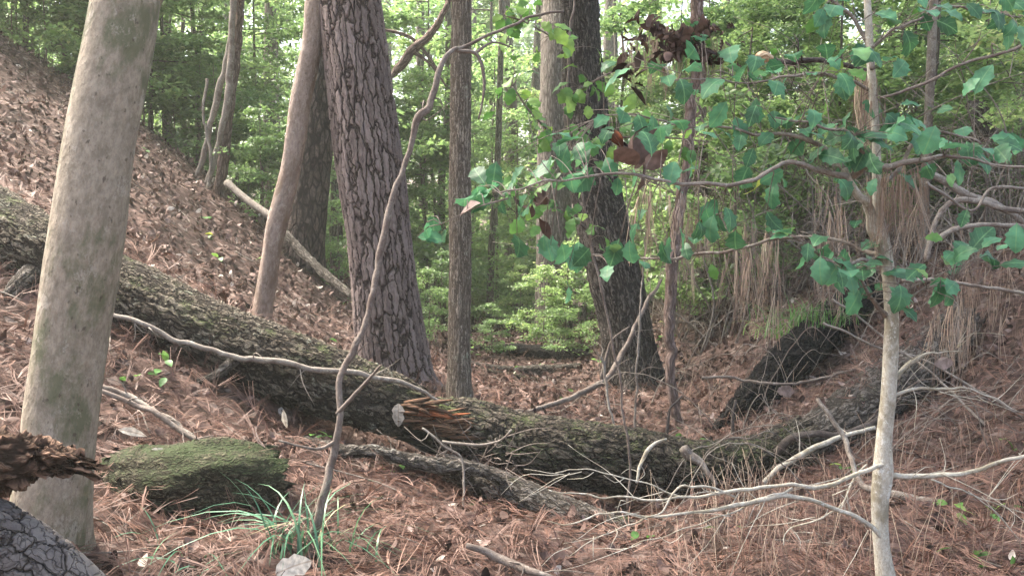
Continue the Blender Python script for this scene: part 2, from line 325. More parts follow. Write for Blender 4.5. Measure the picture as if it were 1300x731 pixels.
M_char = bark('plated_grey_bark', (0.072, 0.062, 0.059), (0.152, 0.136, 0.128), (0.032, 0.027, 0.025), scale=20, stretch=.4, depth=.014, fw=.07, warp=.8, fine=1.4)
M_twig = smoothbark('brown_twig_bark', (.09, .07, .058), (.2, .165, .14), (.085, .06, .048), (.04, .03, .025), 3, .0015, (.27, .24, .21))
M_stick = smoothbark('grey_stick_bark', (0.128, 0.106, 0.087), (0.264, 0.230, 0.195), (0.102, 0.076, 0.062), (0.051, 0.043, 0.033), 2.5, .0015, (0.374, 0.357, 0.315))
M_pale = smoothbark('pale_sapling_bark', (.27, .24, .19), (.46, .43, .36), (.2, .17, .115), (.1, .08, .06), 3, .0015, (.66, .65, .6))
M_darktwig = smoothbark('dark_twig_bark', (.03, .024, .02), (.1, .08, .07), (.03, .022, .02), (.02, .015, .012), 3, .001, (.14, .12, .11))
M_far = bark('far_trunk_bark', (.14, .12, .105), (.28, .245, .215), (.07, .058, .05), scale=30, stretch=.15, depth=.01, fw=.25, lich=.2, real=False)
M_farpink = bark('far_reddish_bark', (.15, .105, .09), (.28, .21, .185), (.08, .055, .045), scale=30, stretch=.2, depth=.01, fw=.25, real=False)
M_needle = leafmat('fallen_pine_needles', [(0, (0.030, 0.015, 0.011)), (.3, (0.078, 0.038, 0.027)), (.6, (0.141, 0.070, 0.049)), (.85, (0.215, 0.125, 0.092)), (1, (0.311, 0.210, 0.164))], transl=.1, rough=.6, noise=0)
M_dead = leafmat('dead_leaves', [(0, (.018, .013, .01)), (.3, (.05, .032, .026)), (.55, (.105, .067, .056)), (.8, (.18, .125, .108)), (.93, (.29, .225, .2)), (1, (.46, .4, .35))], transl=.12, rough=.75, spec=.12, noise=40)
M_green = leafmat('teal_green_leaves', [(0, (.032, .095, .04)), (.5, (.064, .19, .088)), (.85, (.1, .27, .135)), (1, (.2, .33, .08))], transl=.38, rough=.5, spec=.4, noise=25, vein=(.14, .29, .12))
M_yel = leafmat('yellow_green_leaves', [(0, (.05, .13, .03)), (.6, (.1, .22, .05)), (.93, (.19, .3, .06)), (1, (.36, .34, .06))], transl=.4, rough=.5, noise=25)
M_fol = leafmat('forest_foliage', [(0, (.08, .14, .05)), (.35, (.14, .23, .085)), (.65, (.22, .34, .11)), (.9, (.33, .44, .16)), (1, (.44, .47, .2))], transl=.58, rough=.38, spec=.5, vary=.4, noise=0)
M_grass = leafmat('green_grass', [(0, (.04, .11, .06)), (.6, (.08, .19, .11)), (.9, (.13, .24, .12)), (1, (.4, .34, .2))], transl=.25, rough=.45, noise=0)
M_cream = leafmat('cream_leaf', [(0, (.5, .43, .35)), (1, (.6, .54, .45))], transl=.15, rough=.6, noise=60, vein=(.36, .28, .21))
M_straw = leafmat('dry_straw', [(0, (.11, .075, .056)), (.5, (.26, .18, .135)), (1, (.46, .37, .27))], transl=.15, rough=.6, noise=0)
# ------------------------------------------------------------------ tagging
def tag(o, label, cat, group=None):
    o['label'] = label; o['category'] = cat
    if group: o['group'] = group
    return o
def kind(o, k): o['kind'] = k; return o
def thing(name, label, cat, loc, group=None):
    o = bpy.data.objects.new(name, None); C.objects.link(o); o.location = [float(x) for x in loc]; o.empty_display_size = .1
    return tag(o, label, cat, group)
def copy_tree(root, loc, rz, sc, label=None, group=None):
    r = root.copy(); C.objects.link(r); r.location = loc; r.rotation_euler = (0, 0, rz); r.scale = (sc, sc, sc)
    if label: r['label'] = label
    if group: r['group'] = group
    for ch in list(root.children):
        c = ch.copy(); C.objects.link(c); c.parent = r
    return r
# ------------------------------------------------------------------ ground sheet
def axis(lo, hi, fine_lo, fine_hi, step, grow=1.09):
    a = list(np.arange(fine_lo, fine_hi, step)); s = step; x = a[-1]
    while x < hi: s *= grow; x += s; a.append(x)
    s = step; x = a[0]
    while x > lo: s *= grow; x -= s; a.insert(0, x)
    return np.array(a)
gx = axis(-230, 230, -5.5, 5.5, .045, 1.04); gy = axis(-40, 330, 2, 9.5, .045, 1.025)
X, Y = np.meshgrid(gx, gy); Z = H(X, Y).reshape(X.shape)
far = np.hypot(X, Y-20); Z = np.where(far > 110, Z*np.exp(-(far-110)/60)+9*(1-np.exp(-(far-110)/60)), Z)
nx, ny = len(gx), len(gy); i = np.arange(ny-1)[:, None]*nx; j = np.arange(nx-1)[None]
a = Acc().add(np.stack([X, Y, Z], 2).reshape(-1, 3), np.stack([i+j, i+j+1, i+nx+j+1, i+nx+j], 2).reshape(-1, 4))
kind(a.build('ground', M_ground), 'structure')
# ------------------------------------------------------------------ litter
def wedge(N, d0, d1, power, half=.72, xb=0.):
    u = rng.random(N); d = (d0**power+u*(d1**power-d0**power))**(1/power)
    th = (rng.random(N)*2-1)*half; return np.tan(th)*d+xb, d
def projpx(x, y, z):
    r = np.stack([x, y, z-CZ], 1); d = r@FW; return 650+F*r[:, 0]/d, 365.5-F*(r@UP)/d, d
def lay(acc, tmpls, x, y, lift, tilt, scale, tint):
    nrm = HN(x, y); z = H(x, y)+lift
    pos = np.stack([x, y, z], 1); zz = nrm+rng.normal(size=nrm.shape)*tilt
    k = rng.integers(0, len(tmpls), len(x))
    for i, tp in enumerate(tmpls):
        s = k == i; scatter(acc, tp, pos[s], zz[s], rng.random(s.sum())*2*PI, scale[s], tint[s])
NEED = [needle_t(random.uniform(-.7, .7), random.uniform(.05, .25), 3) for _ in range(7)]+[needle_t(random.uniform(-.4, .4), .3, 2) for _ in range(2)]
def leafset(profs, n, c=(.1, 1.2)):
    return [leaf_t(random.choice(profs), curl=random.uniform(*c)*random.choice((1, -1)), fold=random.uniform(-.5, .7), twist=random.uniform(-.8, .8), wav=random.uniform(0, .35)) for _ in range(n)]
DEADL = leafset([P_OVAL, P_OVAL, P_LOBE, P_NARR], 9)
# needles: thick in the foreground and on the right bank
acc = Acc(); x, y = wedge(64000, 2.0, 13, 1.1)
z = H(x, y); px, py, d = projpx(x, y, z)
leafy = sm(0, 1, (560-px)/200)*sm(5.9, 6.6, d)            # the left bank behind the log is mostly leaves
leafy = np.maximum(leafy, sm(8.5, 10, d)*.8)
patch = fbm(np.stack([x, y, x*0], 1)*1.3, 2, 31)
kp = rng.random(len(x)) > np.clip(leafy*.9+np.where(patch < -.5, .5, 0), 0, .95); x, y = x[kp], y[kp]
tn = np.clip(rng.beta(2, 2, len(x))*.75+fbm(np.stack([x, y, x*0], 1)*2, 2, 5)*.12+.12, 0, 1)
lay(acc, NEED, x, y, rng.random(len(x))**2*.06, .33, .1+rng.random(len(x))*.1, tn)
kind(acc.build('pine_needle_litter', M_needle), 'stuff')
acc = Acc(); x, y = wedge(105000, 2.2, 26, 1.35)
z = H(x, y); px, py, d = projpx(x, y, z)
bank = sm(5.7, 6.5, d); right = sm(700, 900, px)
kp = rng.random(len(x)) < np.clip(.3+bank*.7-right*.1, 0, 1); x, y, d = x[kp], y[kp], d[kp]
tn = np.clip(rng.beta(2.2, 2.6, len(x))+np.where(rng.random(len(x)) < .05, .45, 0), 0, 1)
lay(acc, DEADL, x, y, rng.random(len(x))**1.5*.045, .6, .036+rng.random(len(x))*.045+.0012*d, tn)
kind(acc.build('dead_leaf_litter', M_dead), 'stuff')
# litter twigs
acc = Acc()
x, y = wedge(420, 2.4, 13, 1.2); z = H(x, y)
for k in range(len(x)):
    a0 = random.random()*6.28; L = random.uniform(.12, .55); m = 4; pts = []
    for q in range(m):
        t = q/(m-1)-.5; a0 += random.uniform(-.25, .25); xx = x[k]+math.cos(a0)*L*t; yy = y[k]+math.sin(a0)*L*t; pts.append((xx, yy, h1(xx, yy)+.018+random.random()*.025))
    r = random.uniform(.0015, .005); v, q_, b = tube(pts, [r, r*.9, r*.7, r*.4], 5, .08, seed=k); acc.add(v, q_, b)
kind(acc.build('twig_litter', M_stick), 'stuff')
# ------------------------------------------------------------------ simple trunks and limbs
def limb(name, lst, mat, label=None, cat=None, group=None, parent=None, na=10, ds=.04, acc=None, build=True, **k):
    p, r = pw(lst); v, q, b = tube(p, r, na, ds, seed=abs(hash(str(lst[0]))) % 97 if 'seed' not in k else k.pop('seed'), **k)
    if acc is not None: acc.add(v, q, b); return acc
    a = Acc().add(v, q, b); o = a.build(name, mat, parent=parent, loc=None if parent is not None else tuple(p[0]))
    if label: tag(o, label, cat, group)
    return o
def extend_tree(p, r, height, lean=.0):
    p = list(p); r = list(r); t = p[-1]-p[-2]; t = t/np.linalg.norm(t); t = t*.6+np.array([0, 0, .4]); t /= np.linalg.norm(t); s = height/3
    for k in range(3): p.append(p[-1]+t*s); r.append(r[-1]*(.85-.1*k))
    return p, r
def tree_trunk(root, lst, mat, na, ds, height=6, **k):
    p, r = pw(lst); p, r = extend_tree(p, r, height); v, q, b = tube(p, r, na, ds, **k); return Acc().add(v, q, b).build('trunk', mat, parent=root)
def base_of(lst): return W(*lst[0][:3])
# generic leafy crown ---------------------------------------------------
QL = [leaf_t([(0, .02), (.35, .24), (.7, .2), (1, .02)], curl=c, fold=f) for c, f in ((.3, .2), (.5, -.1), (-.2, .3))]
def crown_pts(h0, h1_, rad, nl, per, spray=.45, flat=.3, droop=.1, trunk_r=.05):
    """limbs + leaf positions for a tree standing at the origin"""
    limbs = []; pos = []; nz = []
    for k in range(nl):
        z0 = h0+(h1_-h0)*(k+random.random())/nl; a = random.random()*2*PI; f = (z0-h0)/(h1_-h0+1e-6)
        L = rad*(.55+.6*random.random())*(1-.55*f*f); up = random.uniform(.05, .5)
        pts = [np.array([0, 0, z0-.1])]; dirv = np.array([math.cos(a), math.sin(a), up])
        for s in range(4):
            dirv = dirv+np.array([random.gauss(0, .18), random.gauss(0, .18), random.gauss(0, .1)-droop*.6]); pts.append(pts[-1]+dirv*L/4)
        limbs.append((pts, trunk_r*.35))
        for s in range(per//26+1):
            t = .25+.8*random.random(); i = min(3, int(t*4)); c = pts[i]+(pts[i+1]-pts[i])*(t*4-i)+np.random.default_rng(k*77+s).normal(size=3)*np.array([.28, .28, .12])*L*.35
            R = spray*random.uniform(.5, 1.2); m = 26
            rr = R*np.sqrt(rng.random(m)); aa = rng.random(m)*2*PI
            pos.append(c+np.stack([rr*np.cos(aa), rr*np.sin(aa), rng.normal(size=m)*flat*R*.5-rr*droop], 1)); nz.append(np.stack([rng.normal(size=m)*.45, rng.normal(size=m)*.45, np.ones(m)], 1))
    return limbs, np.concatenate(pos), np.concatenate(nz)
def make_tree(name, label, cat, group, h, h0, rad, nl, per, leaf, tr, mat, spray=.45, fmat=None, droop=.1, na=8, lean=0):
    root = thing(name, label, cat, (0, 0, 0), group)
    limbs, pos, nz = crown_pts(h0, h*.97, rad, nl, per, spray, trunk_r=tr, droop=droop)
    A_ = Acc(); m = 7; cx = np.cumsum(rng.normal(size=m)*.012*h*(.6)); cy = np.cumsum(rng.normal(size=m)*.012*h*.6); cx -= cx[0]; cy -= cy[0]
    zs = np.linspace(-.25, h, m); rs = tr*(1-.75*np.linspace(0, 1, m)); rs[0] *= 1.4
    v, q, b = tube(np.stack([cx+zs*lean, cy, zs], 1), rs, na, .3, rough=.08, rf=.6, seed=int(h*10)); A_.add(v, q, b)
    def off(z): return np.array([np.interp(z, zs, cx)+z*lean, np.interp(z, zs, cy), 0])
    for pts, r in limbs:
        o = off(pts[0][2]); v, q, b = tube([p+o for p in pts], [r, r*.7, r*.5, r*.3, r*.12], 5, .35, seed=3); A_.add(v, q, b)
    A_.build('trunk', mat, parent=root)
    pos = pos+np.stack([np.interp(pos[:, 2], zs, cx)+np.clip(pos[:, 2], 0, h)*lean, np.interp(pos[:, 2], zs, cy), pos[:, 2]*0], 1)
    pos = pos[pos[:, 2] > .1]; nz = nz[:len(pos)]
    K_ = Acc(); kk = rng.integers(0, 3, len(pos)); tn = np.clip(rng.beta(2, 2, len(pos))*.6+.2+fbm(pos*1.2, 2, 4)*.2, 0, 1)
    for i_, tp in enumerate(QL):
        s = kk == i_; scatter(K_, tp, pos[s], nz[s], rng.random(s.sum())*2*PI, leaf*(.6+.7*rng.random(s.sum())), tn[s])
    K_.build('crown', fmat or M_fol, parent=root)
    return root
# ================================================================== NAMED TREES
def G(px, d):
    x = (px-650)/F*d; y = d; 
    for _ in range(3):
        z = h1(x, y); y = (d+math.sin(PITCH)*(z-CZ))/math.cos(PITCH)
    return np.array([x, y, h1(x, y)])
# smooth grey tree in the left foreground
L = [(48, 735, 3.12, 118), (58, 690, 3.1, 100), (66, 640, 3.08, 92), (78, 520, 3.06, 88), (95, 400, 3.04, 88), (112, 280, 3.02, 86), (128, 170, 3.02, 83), (150, 60, 3.04, 83), (163, -20, 3.05, 80), (180, -120, 3.1, 78)]
t = thing('smooth_bark_tree', 'thick pale beige-grey trunk with lichen patches leaning right in the left foreground', 'tree', base_of(L))
tree_trunk(t, L, M_smooth, 150, .007, 8, rough=.05, rf=1.6, seed=4, lobes=4, lobe_len=.12)
# slim leaning tree
L = [(326, 445, 6.85, 31), (330, 420, 6.85, 27), (337, 370, 6.83, 25), (350, 290, 6.8, 26), (370, 210, 6.78, 27), (382, 130, 6.78, 27), (396, 50, 6.8, 25), (401, -10, 6.8, 24), (412, -90, 6.9, 27)]
t = thing('slim_bark_tree', 'slim blotchy pinkish trunk curving upward left of the big pine', 'tree', base_of(L))
tree_trunk(t, L, M_slim, 60, .02, 6, rough=.12, rf=2.6, seed=8)
# great pine
L = [(506, 510, 6.9, 118), (502, 480, 6.9, 97), (497, 440, 6.88, 89), (490, 380, 6.86, 83), (481, 300, 6.84, 79), (471, 220, 6.82, 83), (459, 130, 6.82, 80), (449, 50, 6.84, 79), (441, -20, 6.86, 77), (430, -130, 6.9, 76)]
t = thing('pine_tree', 'big pine with deeply furrowed plated reddish bark behind the fallen log', 'tree', base_of(L))
tree_trunk(t, L, M_pine, 230, .009, 9, rough=.03, rf=1, seed=2, lobes=5, lobe_len=.1)
# shaggy thin tree right of pine
L = [(583, 525, 6.35, 44), (583, 500, 6.35, 35), (583, 440, 6.35, 30), (584, 340, 6.35, 29), (584, 220, 6.35, 28), (585, 100, 6.35, 27), (586, 0, 6.4, 26), (587, -90, 6.5, 25)]
t = thing('shaggy_bark_tree', 'straight slender trunk with shaggy brown strip bark just right of the big pine', 'tree', base_of(L))
tree_trunk(t, L, M_shag, 60, .015, 7, rough=.05, rf=2, seed=12)
# dark pine behind
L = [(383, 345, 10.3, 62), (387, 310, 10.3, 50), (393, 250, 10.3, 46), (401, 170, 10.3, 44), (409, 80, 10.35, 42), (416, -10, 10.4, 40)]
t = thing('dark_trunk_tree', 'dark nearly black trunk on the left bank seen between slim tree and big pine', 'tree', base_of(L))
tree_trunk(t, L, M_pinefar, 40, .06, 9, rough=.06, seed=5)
# leaning oak by the ravine floor
L = [(812, 515, 9.3, 100), (803, 478, 9.3, 74), (795, 420, 9.3, 66), (780, 350, 9.3, 68), (765, 280, 9.35, 66), (752, 220, 9.4, 62), (742, 120, 9.5, 56), (736, 20, 9.6, 50), (733, -60, 9.7, 48)]
t = thing('leaning_oak_tree', 'stout dark grey trunk leaning left at the foot of the right bank', 'tree', base_of(L))
tree_trunk(t, L, bark('furrowed_grey_bark', (.055, .047, .041), (.155, .135, .12), (.015, .012, .01), scale=34, stretch=.14, depth=.02, fw=.3, warp=.8), 120, .02, 9, rough=.05, seed=6, lobes=4, lobe_len=.25)
L = [(704, 465, 14, 60), (703, 430, 14, 50), (703, 330, 14, 45), (704, 200, 14, 44), (707, 80, 14, 42), (710, -20, 14.2, 40)]
t = thing('grey_trunk_tree', 'straight grey-brown trunk further back, left of the leaning oak', 'tree', base_of(L))
tree_trunk(t, L, M_far, 30, .1, 10, rough=.05, seed=7)
# clump of pale stems on the left bank
b0 = W(262, 272, 10.8)
t = thing('multi_stem_tree', 'clump of pale mossy crooked stems growing on the left bank', 'tree', b0)
for k, L in enumerate([[(238, 268, 10.8, 8), (248, 235, 10.8, 8), (262, 180, 10.8, 8), (276, 120, 10.8, 8), (292, 60, 10.8, 8), (300, -20, 10.8, 7)],
          [(250, 275, 10.7, 8), (262, 235, 10.7, 8), (276, 190, 10.7, 8), (288, 130, 10.7, 9), (293, 60, 10.7, 8), (296, -20, 10.7, 7)],
          [(276, 282, 10.9, 18), (280, 240, 10.9, 15), (286, 170, 10.9, 14), (297, 90, 10.9, 13), (304, 20, 10.9, 12), (306, -40, 10.9, 11)],
          [(262, 262, 10.6, 5), (268, 200, 10.6, 5), (258, 150, 10.6, 4), (262, 100, 10.6, 4)]]):
    p, r = pw(L); v, q, b = tube(p, r, 10, .06, rough=.15, rf=2, seed=k, wob=.012); Acc().add(v, q, b).build('stem', M_stick if k != 2 else M_farpink, parent=t)
# unseen crowns added to the near trees above the frame, shading the foreground
def shade_crown(name, x, y, z0, z1, rad, nl=18, per=300, leaf=.17):
    for o in list(C.objects):
        if o.get('label') == name: root = o
    limbs, pos, nz = crown_pts(z0, z1, rad, nl, per, .6, trunk_r=.09); o_ = np.array([x, y, 0]); A_ = Acc(); K_ = Acc()
    for pts, r in limbs: v, q, b = tube([p+o_ for p in pts], [r, r*.7, r*.5, r*.3, r*.1], 5, .35, seed=3); A_.add(v, q, b)
    A_.build('limbs', M_far, parent=root); kk = rng.integers(0, 3, len(pos))
    for i_, tp in enumerate(QL):
        s_ = kk == i_; scatter(K_, tp, pos[s_]+o_, nz[s_], rng.random(s_.sum())*6.28, leaf*(.6+.7*rng.random(s_.sum())), np.clip(rng.beta(2, 2, s_.sum()), 0, 1))
    K_.build('crown', M_fol, parent=root)
for o in [o for o in C.objects if o.get('category') == 'tree' and o.type == 'EMPTY']:
    tk = [c for c in o.children if c.name.startswith('trunk')]
    if not tk: continue
    me_ = tk[0].data; a_ = np.empty(len(me_.vertices)*3, np.float32); me_.vertices.foreach_get('co', a_); a_ = a_.reshape(-1, 3)+np.array(o.location); top = a_[:, 2].max(); xy = a_[a_[:, 2] > top-1.5].mean(0)
    shade_crown(o['label'], xy[0], xy[1], top-4.5, top+.2, 4.2)
# thin stem standing on the ravine's right side
L = [(868, 570, 7.3, 15), (862, 530, 7.3, 13), (852, 470, 7.3, 13), (851, 400, 7.35, 14), (856, 330, 7.4, 15), (868, 230, 7.5, 13), (880, 120, 7.6, 13), (890, 0, 7.7, 12)]
t = thing('thin_stem_tree', 'thin crooked brown stem rising behind the fallen log right of the oak', 'tree', base_of(L))
tree_trunk(t, L, M_farpink, 14, .04, 3, rough=.12, rf=2, seed=6, wob=.02)
specs = [(1030, 17, 26, 0, 'grey trunk rising behind the broken hanging branch', M_far), (1172, 9.2, 10, 3, 'thin pale trunk behind the foreground sapling, just right of its straw', M_stick),
         (655, 22, 15, -6, 'left one of two thin dark trunks far behind the shaggy tree', M_far), (674, 24, 13, 5, 'right one of two thin dark trunks far behind the shaggy tree', M_far),
         (890, 11.5, 16, -4, 'reddish trunk behind the hanging clump of dead leaves', M_farpink), (1236, 19, 20, 2, 'grey trunk in the right background beyond the pale thin one', M_far),
         (1290, 22, 15, 0, 'grey trunk at the far right edge of the woods', M_far), (84, 14, 7, 6, 'thin sapling trunk on top of the left bank beside the beige tree', M_far),
         (212, 17, 9, 2, 'thin trunk among foliage above the left bank, right of the beige tree', M_far), (345, 20, 15, 0, 'distant grey trunk seen left of the slim pink tree', M_far),
         (428, 16, 14, 3, 'grey trunk squeezed between the dark trunk and the big pine', M_far), (540, 21, 11, -4, 'distant thin trunk between the big pine and the shaggy tree', M_far),
         (622, 18, 8, 4, 'thin distant trunk just right of the shaggy tree', M_far), (820, 20, 20, 2, 'distant grey trunk behind the gap right of the oak', M_far),
         (950, 15, 13, 6, 'thin far trunk behind the sapling leaves in the middle right', M_far), (1100, 20, 16, -3, 'distant trunk behind the straight top of the pale sapling', M_far),
         (40, 18, 10, 4, 'thin trunk at the top left corner of the woods', M_far), (770, 26, 17, 0, 'far pale trunk left of the hanging dead leaf clump', M_far)]
for k, (px, d, w, ln, lab, mt) in enumerate(specs):
    g = G(px, d); hgt = 9+d*.2; r = w/2/F*d
    t = thing('woodland_tree', lab, 'tree', g)
    zz = np.linspace(-.3, hgt, 8); wx = np.cumsum(rng.normal(size=8)*.05*min(1, d/14)); wx -= wx[1]
    p = np.stack([g[0]+wx+ln/F*d*zz/4, g[1]+wx*.5, g[2]+zz], 1); v, q, b = tube(p, r*np.linspace(1.2, .6, 8), 12, .15, rough=.06, seed=k)
    Acc().add(v, q, b).build('trunk', mt, parent=t)
proto_thin = None
for k in range(26):
    px = random.uniform(-40, 1340); d = random.uniform(15, 34); g = G(px, d)
    if proto_thin is None:
        proto_thin = thing('thin_trunk_tree', 'faint thin trunk among many in the far woods', 'tree', g, 'faint thin trunks in the far woods')
        zz = np.linspace(-.3, 12, 9); wx = np.cumsum(rng.normal(size=9)*.07); wx -= wx[1]
        v, q, b = tube(np.stack([g[0]+wx, g[1]+wx*.4, g[2]+zz], 1), .075*np.linspace(1.2, .45, 9), 10, .2, rough=.06, seed=3); Acc().add(v, q, b).build('trunk', M_far, parent=proto_thin)
    else: copy_tree(proto_thin, g, random.random()*6.28, random.uniform(.6, 1.5))
# ================================================================== background woods
protoA = make_tree('understory_tree', 'leafy green understory tree among many in the far woods', 'tree', 'leafy trees filling the far woods', 10, 1.6, 2.9, 20, 380, .15, .07, M_far, .55)
protoB = make_tree('understory_tree', 'leafy green understory tree among many in the far woods', 'tree', 'leafy trees filling the far woods', 7, .8, 2.1, 18, 330, .12, .045, M_far, .42, droop=.16)
protoC = make_tree('woodland_shrub', 'bright green leafy shrub among many beneath the far trees', 'shrub', 'leafy shrubs beneath the far trees', 2.6, .25, 1.2, 13, 200, .09, .02, M_twig, .26)
protoD = make_tree('tall_tree', 'tall straight tree with high leafy crown in the far woods', 'tree', 'tall straight trees in the far woods', 19, 7, 3.6, 22, 420, .2, .17, M_far, .7)
def put(proto, px, d, sc=1., first=[]):
    g = G(px, d)
    if proto not in first: first.append(proto); proto.location = g; proto.rotation_euler.z = random.random()*6.28; proto.scale = (sc,)*3; return proto
    return copy_tree(proto, g, random.random()*6.28, sc)
for k in range(26):
    d = random.uniform(19, 52); px = random.uniform(-70, 1500); put(protoA, px, d, random.uniform(.8, 1.25))
for k in range(26):
    d = random.uniform(13, 30); px = random.uniform(-60, 1450); put(protoB, px, d, random.uniform(.75, 1.2))
for px, d, s in [(30, 13.5, .9), (130, 15, 1.), (210, 14.5, .9), (330, 16, .8), (240, 18, 1.2), (-60, 14, 1.), (540, 17, .8), (630, 20, .9), (1300, 15, .9), (455, 17, 1.)]: put(protoB, px, d, s)
for k in range(70):
    d = random.uniform(11, 34); px = random.uniform(-150, 1450)
    if d < 17 and 420 < px < 900: d += 7
    put(protoC, px, d, random.uniform(.5, 1.1))
for k in range(15):
    d = random.uniform(26, 60); px = random.uniform(-70, 1450); put(protoD, px, d, random.uniform(.8, 1.2))
# far wood reading as one mass
acc = Acc(); N_ = 70000; th = (rng.random(N_)*2-1)*1.0; rr = 58+rng.random(N_)**.7*26; x = np.tan(th)*rr*.9; y = rr
z0 = np.array(H(x[::50], y[::50])); z = np.repeat(z0, 50)[:N_]+rng.random(N_)**.8*24-.5
pos = np.stack([x, y, z], 1); keep = fbm(pos*.28, 3, 50) > .12; pos = pos[keep]
for tp in QL[:2]:
    s = rng.random(len(pos)) < .5; nz = rng.normal(size=(s.sum(), 3))+np.array([0, -.2, .8]); scatter(acc, tp, pos[s], nz, rng.random(s.sum())*6.28, .5+rng.random(s.sum())*.45, np.clip(.5+fbm(pos[s]*.2, 2, 8)*.35+rng.normal(size=s.sum())*.1, 0, 1))
kind(acc.build('distant_woods', M_fol), 'stuff')
for k in range(12): put(protoC, random.uniform(560, 900), random.uniform(16, 26), random.uniform(.6, 1.2))
for k in range(26): put(protoC, random.uniform(860, 1400), random.uniform(9.5, 15), random.uniform(.6, 1.1))
for k in range(12): put(protoB, random.uniform(860, 1450), random.uniform(11, 17), random.uniform(.5, .9))
for k in range(16): put(protoC, random.uniform(-100, 340), random.uniform(12.3, 15), random.uniform(.6, 1.))
for px, d, s_ in [(625, 11.4, .22), (690, 12.6, .4), (720, 13, .5), (735, 11.6, .3), (560, 12.5, .35), (545, 11, .3), (430, 12.5, .5), (420, 11.5, .35)]: put(protoC, px, d, s_*1.3)
for px, d, s_ in [(600, 19, .7), (655, 21, .8), (540, 17, .7), (250, 13.5, .8), (190, 13, .75), (100, 13.5, .8), (450, 17, .8)]: put(protoB, px, d, s_)
for px, d, s_ in [(1180, 9.6, .6), (1310, 8.8, .55), (1060, 11, .6), (950, 12, .6), (870, 13.5, .7), (1240, 12, .7), (1120, 13, .8), (1000, 14.5, .8), (740, 16, .8), (820, 17, .8)]: put(protoB, px, d, s_)
# bare brush on the right
def make_brush(name, label, group, n, h, rad, r, mat, straw=0):
    root = thing(name, label, 'brush', (0, 0, 0), group); A_ = Acc(); S_ = Acc()
    for k in range(n):
        a = random.random()*6.28; b0 = np.array([math.cos(a), math.sin(a), 0])*rad*random.random(); hh = h*random.uniform(.5, 1.1); dv = np.array([random.gauss(0, .3), random.gauss(0, .3), 1]); p = [b0-np.array([0, 0, .1])]
        for s in range(6): dv = dv+np.array([random.gauss(0, .24), random.gauss(0, .24), -.05*s]); p.append(p[-1]+dv/np.linalg.norm(dv)*hh/6)
        v, q, b = tube(p, [r, r*.9, r*.8, r*.7, r*.55, r*.4, r*.2], 5, .12, seed=k); A_.add(v, q, b)
        for s in range(5):
            i_ = random.randint(1, 5); d2 = np.array([random.gauss(0, 1), random.gauss(0, 1), random.uniform(-.2, .9)]); d2 /= np.linalg.norm(d2); l = random.uniform(.15, .5)*h/2
            v, q, b = tube([p[i_], p[i_]+d2*l*.5, p[i_]+d2*l+np.array([0, 0, random.uniform(-.15, .15)])], [r*.4, r*.3, r*.12], 4, .15, seed=k+s); A_.add(v, q, b)
            if straw:
                m = random.randint(0, straw); c = p[i_]+d2*l*random.random()
                hang(S_, c, m, .25, .04)
    A_.build('stems', mat, parent=root)
    if straw: S_.build('straw', M_straw, parent=root)
    return root
HANG = [needle_t(random.uniform(-.2, .2), random.uniform(.02, .05), 3, wd=.006) for _ in range(4)]
def hang(acc, c, m, ln, sp):
    """needle bundles hanging down from a point"""
    for _ in range(m):
        v, q = random.choice(HANG); a = random.random()*6.28; l = ln*random.uniform(.35, 1.15)
        x = v[:, 0]; y = v[:, 1]; z = v[:, 2]; tl = random.gauss(0, .12)
        w = np.stack([y*math.cos(a)+z*math.sin(a)+tl*x, y*math.sin(a)-z*math.cos(a)+random.gauss(0, .05)*x, -x], 1)*l
        acc.add(w+np.asarray(c)+np.array([random.gauss(0, sp), random.gauss(0, sp), random.gauss(0, sp*.7)]), q, t=random.betavariate(2, 2))
br1 = make_brush('bare_brush', 'thin bare upright stems tangled on the right bank', 'bare brush on the right bank', 9, 2.5, .5, .008, M_stick, 0)
br2 = make_brush('bare_brush', 'thin bare upright stems tangled on the right bank', 'bare brush on the right bank', 12, 1.6, .5, .005, M_twig, 0)
for k in range(50):
    px = random.uniform(850, 1420); d = random.uniform(7.8, 13) if px > 1000 else random.uniform(9.5, 15); put(random.choice([br1, br2]), px, d, random.uniform(.7, 1.15))
for k in range(85): put(random.choice([br1, br2]), random.uniform(840, 1420), random.uniform(9, 16), random.uniform(.8, 1.6))
for px, d in [(250, 12.5), (150, 12.5), (310, 13), (40, 12.3)]: copy_tree(br2, G(px, d), random.random()*6, .8, 'thin bare stems on the top edge of the left bank', 'bare stems on the left bank')
# ================================================================== FALLEN LOGS
def log(name, label, lst, mat, na, ds, cat='log', **k):
    p, r = pw(lst); t = thing(name, label, cat, p[len(p)//2]); v, q, b = tube(p, r, na, ds, **k); Acc().add(v, q, b).build('trunk', mat, parent=t); return t
tl = log('fallen_log', 'long mossy ridged log running down the left bank behind the beige tree',
    [(-190, 175, 5.5, 82), (-90, 232, 5.3, 88), (0, 288, 5.15, 92), (90, 340, 5.1, 95), (170, 381, 5.1, 97), (250, 422, 5.12, 97), (330, 455, 5.17, 97), (410, 484, 5.25, 92), (480, 508, 5.35, 84), (520, 520, 5.4, 66)],
    M_log, 150, .018, rough=.09, rf=1.1, seed=3, jag1=.16)
tr = log('fallen_log', 'dark damp log with orange splintered end bridging the ravine floor',
    [(545, 538, 5.4, 62), (590, 550, 5.4, 88), (650, 566, 5.45, 96), (720, 575, 5.5, 94), (800, 585, 5.6, 88), (880, 598, 5.7, 80), (960, 588, 5.85, 70), (1020, 562, 5.95, 66)],
    M_log2, 130, .018, rough=.1, rf=1.2, seed=9, jag0=.14, jag1=.1)
